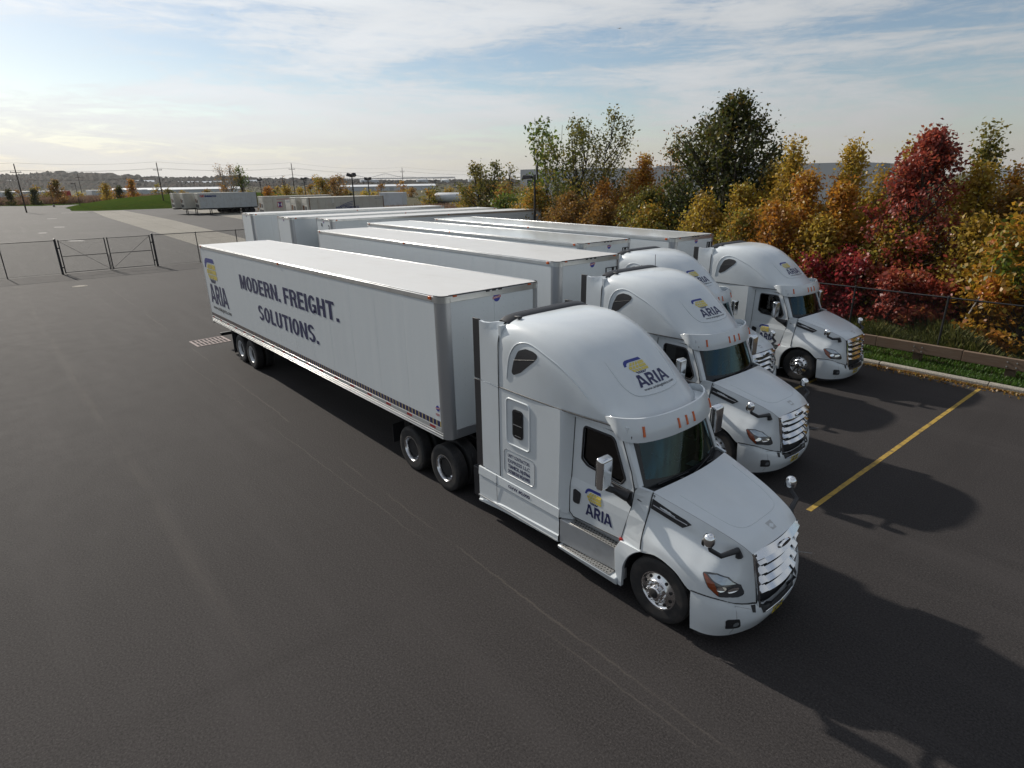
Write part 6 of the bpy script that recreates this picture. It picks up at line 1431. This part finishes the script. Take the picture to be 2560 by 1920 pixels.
LOW += [('gold sapling close behind the last trailer right of the oak', -8.6, 21.4, 5.2, 1.5, 'gold', 'bush', .03, 3600), ('gold sapling mass behind the farthest tractor roof', -6.6, 24.4, 6.6, 1.6, 'gold', 'spire', .03, 3600), ('amber sapling in front of the gold spires', -4.3, 20.4, 4.9, 1.5, 'orange', 'bush', .03, 3800),
        ('amber sapling filling the gap below the warehouse corner', -3.3, 25.4, 6.2, 1.6, 'orange', 'spire', .03, 3400), ('yellow sapling mass left of the red maple crown', -1.0, 23.0, 6.2, 1.5, 'gold', 'spire', .03, 3800), ('amber bush tree tucked left of the red maple foot', -2.2, 20.4, 4.3, 1.3, 'gold', 'bush', .03, 3200),
        ('amber sapling behind the golden one at the right', 3.5, 24.4, 6.4, 1.5, 'orange', 'spire', .03, 3400), ('gold bush tree low between red maple and sugar maple', 3.4, 20.8, 4.6, 1.3, 'gold', 'bush', .03, 3200), ('bronze tree between the poplars and the orange pointed tree', -19.0, 25.5, 5.8, 2.0, 'orange', 'bush', .04, 3600), ('olive gold tree left of the oak foot', -12.2, 21.8, 4.6, 1.8, 'mixed', 'bush', .03, 3600)]
for i, (lab, x, y, h, r, m, sh, b, n) in enumerate(LOW):
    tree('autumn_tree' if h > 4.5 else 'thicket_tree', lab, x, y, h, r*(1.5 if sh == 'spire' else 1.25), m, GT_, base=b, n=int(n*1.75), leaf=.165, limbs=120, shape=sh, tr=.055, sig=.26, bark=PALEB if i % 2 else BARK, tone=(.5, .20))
tree('red_maple', 'dark red maple with a pointed crown and layered branches', 1.1, 21.6, 7.9, 3.1, 'red', GT_, base=.14, n=11500, leaf=.17, limbs=130, shape='cone', tr=.12, sig=.20, tone=(.42, .26))
tree('sugar_maple', 'bright orange and yellow maple at the right edge by the fence', 5.6, 18.9, 5.5, 2.1, 'maple', GT_, base=.03, n=12000, leaf=.20, limbs=110, shape='column', tr=.09, sig=.22, tone=(.5, .24))
for i, (x, y, h, r, lab) in enumerate(((-1.5, 19.6, 2.9, 1.0, 'crimson sumac bush directly behind the farthest tractor'), (-.1, 19.8, 3.2, 1.15, 'crimson sumac bush left of the red maple trunk'), (1.5, 19.3, 2.7, 1.1, 'dull red sumac bush under the red maple'), (-3.0, 20.0, 2.6, 1.1, 'crimson sumac bush half hidden by the tractor roof'), (2.9, 19.8, 2.4, 1.1, 'dark red sumac bush right of the maple trunk'))):
    tree('sumac_bush', lab, x, y, h, r, 'crimson' if i in (0, 1, 3) else 'red', GT_, base=.08, n=2700, leaf=.18, limbs=46, shape='bush', tr=.03, sig=.17, stems=3, cat='bush')
# pale slanting stem by the maple
t = thing('dead_stem', (4.25, 18.2, .2), 0, 'pale bare stem slanting up beside the orange maple', 'tree stem')
mb = MB(); mb.tube([(-.35, 0, -.1), (-.2, .1, .9), (.05, .3, 1.8), (.22, .45, 2.6), (.20, .55, 3.4), (.24, .7, 4.2)], [.035, .032, .028, .024, .018, .01], 6); mb.build('stem', PALEB, t, smooth=60)
# ------------------------------------------------------------------ grass, weeds, leaf litter
def blades(name, P, hgt, wid, tone, mat):
    hgt = np.asarray(hgt)
    n = len(P); a = rng.uniform(0, 2*math.pi, n); d = np.stack([np.cos(a), np.sin(a), np.zeros(n)], 1); b = np.stack([-np.sin(a), np.cos(a), np.zeros(n)], 1)
    H = hgt*rng.uniform(.5, 1.25, n); ln = rng.uniform(.1, .55, n)*H
    V = np.empty((n, 4, 3)); V[:, 0] = P-b*wid/2; V[:, 1] = P+b*wid/2; up = np.stack([np.zeros(n)]*2+[H], 1)
    V[:, 2] = P+d*(ln*.4)[:, None]+up*.62+b*wid*.35; V[:, 3] = P+d*ln[:, None]+up
    me = bpy.data.meshes.new(name); me.vertices.add(n*4); me.vertices.foreach_set('co', V.reshape(-1)); me.loops.add(n*4); me.loops.foreach_set('vertex_index', np.arange(n*4)); me.polygons.add(n)
    me.polygons.foreach_set('loop_start', np.arange(n)*4); me.polygons.foreach_set('loop_total', np.full(n, 4)); me.update(calc_edges=True)
    at = me.attributes.new('leaf', 'FLOAT', 'FACE'); at.data.foreach_set('value', np.clip(tone, 0, 1).astype(np.float32)); me.materials.append(mat)
    o = bpy.data.objects.new(name, me); COL.objects.link(o); return tag(o, kind='stuff')
GM = leaf_mat('grass_blade', [(.025, .060, .006), (.045, .105, .010), (.075, .14, .016), (.12, .13, .03)], .35)
WM = leaf_mat('weed_blade', [(.035, .045, .010), (.06, .075, .016), (.10, .10, .025), (.14, .115, .04)], .35)
RM = leaf_mat('reed_blade', [(.13, .075, .05), (.20, .125, .085), (.26, .17, .12), (.17, .13, .06)], .35)
def zg(y): return .10+.035*(y-15)
n = 26000; X = rng.uniform(-8, 14, n); Y = 15.02+rng.uniform(0, 1, n)**1.4*1.6
blades('grass', np.stack([X, Y, zg(Y)], 1), .13, .02, .45+rng.normal(size=n)*.18+.25*np.sin(X*.9)*.4, GM)
n = 42000; X = rng.uniform(-8, 14, n); Y = 16.75+np.abs(rng.normal(size=n))*1.3
pa = .5+.5*np.sin(X*1.7+Y*1.3)*np.sin(X*.63+1+Y*.4)
blades('weeds', np.stack([X, Y, .12+0*X+.35*pa*np.clip(Y-16.8, 0, 1)], 1), .26+.42*pa, .03, .40+rng.normal(size=n)*.2+.25*(pa-.5), WM)
n = 9000; X = rng.uniform(-30, 14, n); Y = 17+rng.uniform(0, 9, n)
leaf_mesh('fallen_leaves', np.stack([X, Y, .24+.02*(Y-17.6)+rng.uniform(0, .12, n)+.06*np.sin(X*.9+Y*.7)], 1), .17, rng.uniform(0, 1, n), LM['bronze'], None)['kind'] = 'stuff'
n = 1500; X = np.concatenate([rng.normal(4.2, 1.1, n), rng.normal(7.3, .8, n//2)]); Y = 14.80-np.abs(rng.normal(size=len(X)))*.075-np.where(rng.uniform(size=len(X)) > .9, rng.uniform(0, .5, len(X)), 0)
o = leaf_mesh('leaf_litter', np.stack([X, Y, .012+rng.uniform(0, .025, len(X))], 1), .085, rng.uniform(0, 1, len(X)), LM['bronze'], None); o['kind'] = 'stuff'
n = 26000; a = rng.uniform(0, 1, n); b = rng.uniform(0, 1, n); X = -48-a*60; Y = 36+b*34+a*6
blades('reeds', np.stack([X, Y, -.2+0*X], 1), 1.5, .10, rng.uniform(.1, .9, n), RM)
n = 22000; X = -262-rng.uniform(0, 1, n)*40; Y = -30+rng.uniform(0, 1, n)*95
blades('reeds', np.stack([X, Y, -.2+0*X], 1), 2.3, .16, rng.uniform(.1, .9, n), RM)
# ------------------------------------------------------------------ trees beyond the yard
ORD = 'first second third fourth fifth sixth seventh eighth ninth tenth eleventh twelfth thirteenth fourteenth fifteenth sixteenth'.split()
FT = 'scattered trees and bushes beyond the yard'
def ft(nm, lab, x, y, h, r, m, sh='round', n=1500, leaf=.4, base=.15, **k):
    kw = dict(limbs=40, tr=.12, sig=.45, cat='tree' if h > 5 else 'bush', gz=-.2); kw.update(k)
    tree(nm, lab, x, y, h, r, m, FT, base=base, n=n, leaf=leaf, shape=sh, **kw)
ft('bare_tree', 'leaning pale tree with thin leaves behind the GEseaco container', -144.1, 38.8, 10.9, 2.6, 'bronze', n=520, leaf=.32, base=.45, limbs=46, tr=.26, stems=2, lean=-.10, bark=PALEB)
ft('slim_tree', 'slim tree with a small green tuft right of the leaning one', -143.3, 41.2, 10.4, 1.5, 'green', n=520, leaf=.40, base=.62, limbs=26, tr=.2)
ft('broad_tree', 'broad olive tree with spreading boughs behind the dropped trailers', -53.2, 42.7, 8.4, 3.3, 'olive', n=5200, leaf=.30, base=.12, limbs=110, tr=.16, stems=3, sig=.36)
ft('leafy_bush', 'green yellow bush left of the broad olive tree', -58, 42.9, 5.3, 2.2, 'mixed', 'bush', n=2200, leaf=.3, base=.04)
ft('leafy_bush', 'brown green bush between the broad olive tree and the lamp post', -44.8, 38.6, 6.2, 2.0, 'bronze', 'bush', n=2300, leaf=.28, base=.05)
ft('leafy_bush', 'bright green bush right before the near lamp post', -36.5, 31.5, 5.4, 1.7, 'green', 'bush', n=1400, leaf=.3, base=.2)
ft('thin_poplar', 'thin spiky poplar with round tufts right of the broad olive tree', -47.6, 41.8, 8.2, .8, 'olive', 'column', n=240, leaf=.34, base=.35)
ft('pair_tree', 'left one of the two brown green trees over the container roofs', -127.8, 53.8, 7.8, 2.4, 'mixed', n=1500, leaf=.42, base=.3, stems=2)
ft('pair_tree', 'right one of the two brown green trees over the container roofs', -126.0, 57.2, 7.6, 2.2, 'bronze', n=1300, leaf=.42, base=.3, stems=2)
ft('leafy_bush', 'orange bush behind the container with the red emblem', -132.1, 43.1, 5.4, 2.3, 'orange', 'bush', n=1500, leaf=.36, base=.03)
ft('leafy_bush', 'yellow bush right of the orange one behind the containers', -131.6, 47.0, 5.6, 2.0, 'gold', 'bush', n=1300, leaf=.36, base=.03)
ft('leafy_bush', 'gold bush beside a bare trunk behind the containers', -130, 49.6, 5.2, 2.0, 'gold', 'bush', n=1200, leaf=.36, base=.03)
ft('bare_tree', 'bare grey snag standing among the yellow bushes', -134, 47.6, 8.2, 1.4, 'bronze', n=60, leaf=.3, base=.4, limbs=24, tr=.18)
ft('red_tree', 'slender orange red tree beyond the grass mound', -247.1, 36.7, 8.2, 2.3, 'orange', 'cone', n=1400, leaf=.5, base=.1)
ft('yellow_tree', 'yellow tree beyond the left end of the grass mound', -238.3, 27.4, 7.0, 1.7, 'gold', 'column', n=1000, leaf=.5, base=.12)
ft('green_tree', 'dark green tree right of the yellow one beyond the mound', -238.1, 31.2, 6.2, 1.9, 'dark', 'cone', n=1000, leaf=.5, base=.05)
ft('brown_tree', 'reddish brown tree behind the far lamp post', -262, 16.2, 8.0, 3.4, 'bronze', 'round', n=1700, leaf=.55, base=.12)
ft('conifer', 'small dark conifer on the far grass strip at the left', -259, 2.6, 5.0, 1.9, 'dark', 'cone', n=1200, leaf=.45, base=.02)
ft('conifer', 'dark conifer standing left of the far lamp post', -259, 9.4, 5.2, 1.9, 'dark', 'cone', n=1200, leaf=.45, base=.02)
ft('conifer', 'dark conifer cut by the left edge of the picture', -259, -2.5, 5.0, 2.0, 'dark', 'cone', n=1000, leaf=.45, base=.02)
for i in range(46):      # scrub line in the middle distance, each bush its own
    f = (i+.5)/46; an = R(178)-f*R(56)+rng.normal()*.008; d = rng.uniform(150, 330) if f > .34 else rng.uniform(265, 330)
    x, y = 9+d*math.cos(an), -7+d*math.sin(an); h = rng.uniform(2.6, 5.6)*(1.15 if d > 250 else .9); m = ['bronze', 'mixed', 'olive', 'gold', 'bronze', 'orange'][i % 6]
    if f > .86: continue
    ft('scrub_bush', '%s scrub bush %s' % ({'bronze': 'brown', 'mixed': 'green brown', 'olive': 'olive', 'gold': 'yellow', 'orange': 'rust orange'}[m], 'in the marsh beyond the container row' if f > .3 else 'among the reeds on the far left'), x, y, h, h*.62, m, 'bush' if i % 3 else 'round', n=420, leaf=.62, base=.05, limbs=22, sig=.55, cat='bush')
for i in range(16):
    x = -150+i*9.2+rng.normal(); y = 118+rng.normal()*4-(i*.2)
    if x > -20: continue
    ft('thicket_tree', '%s %s thicket tree from the left along the foot of the long warehouse' % (ORD[i], ['brown', 'olive', 'mixed'][i % 3]), x, y, rng.uniform(4, 7), 2.6, ['bronze', 'olive', 'mixed'][i % 3], 'bush', n=520, leaf=.5, base=.05, limbs=24, sig=.5)
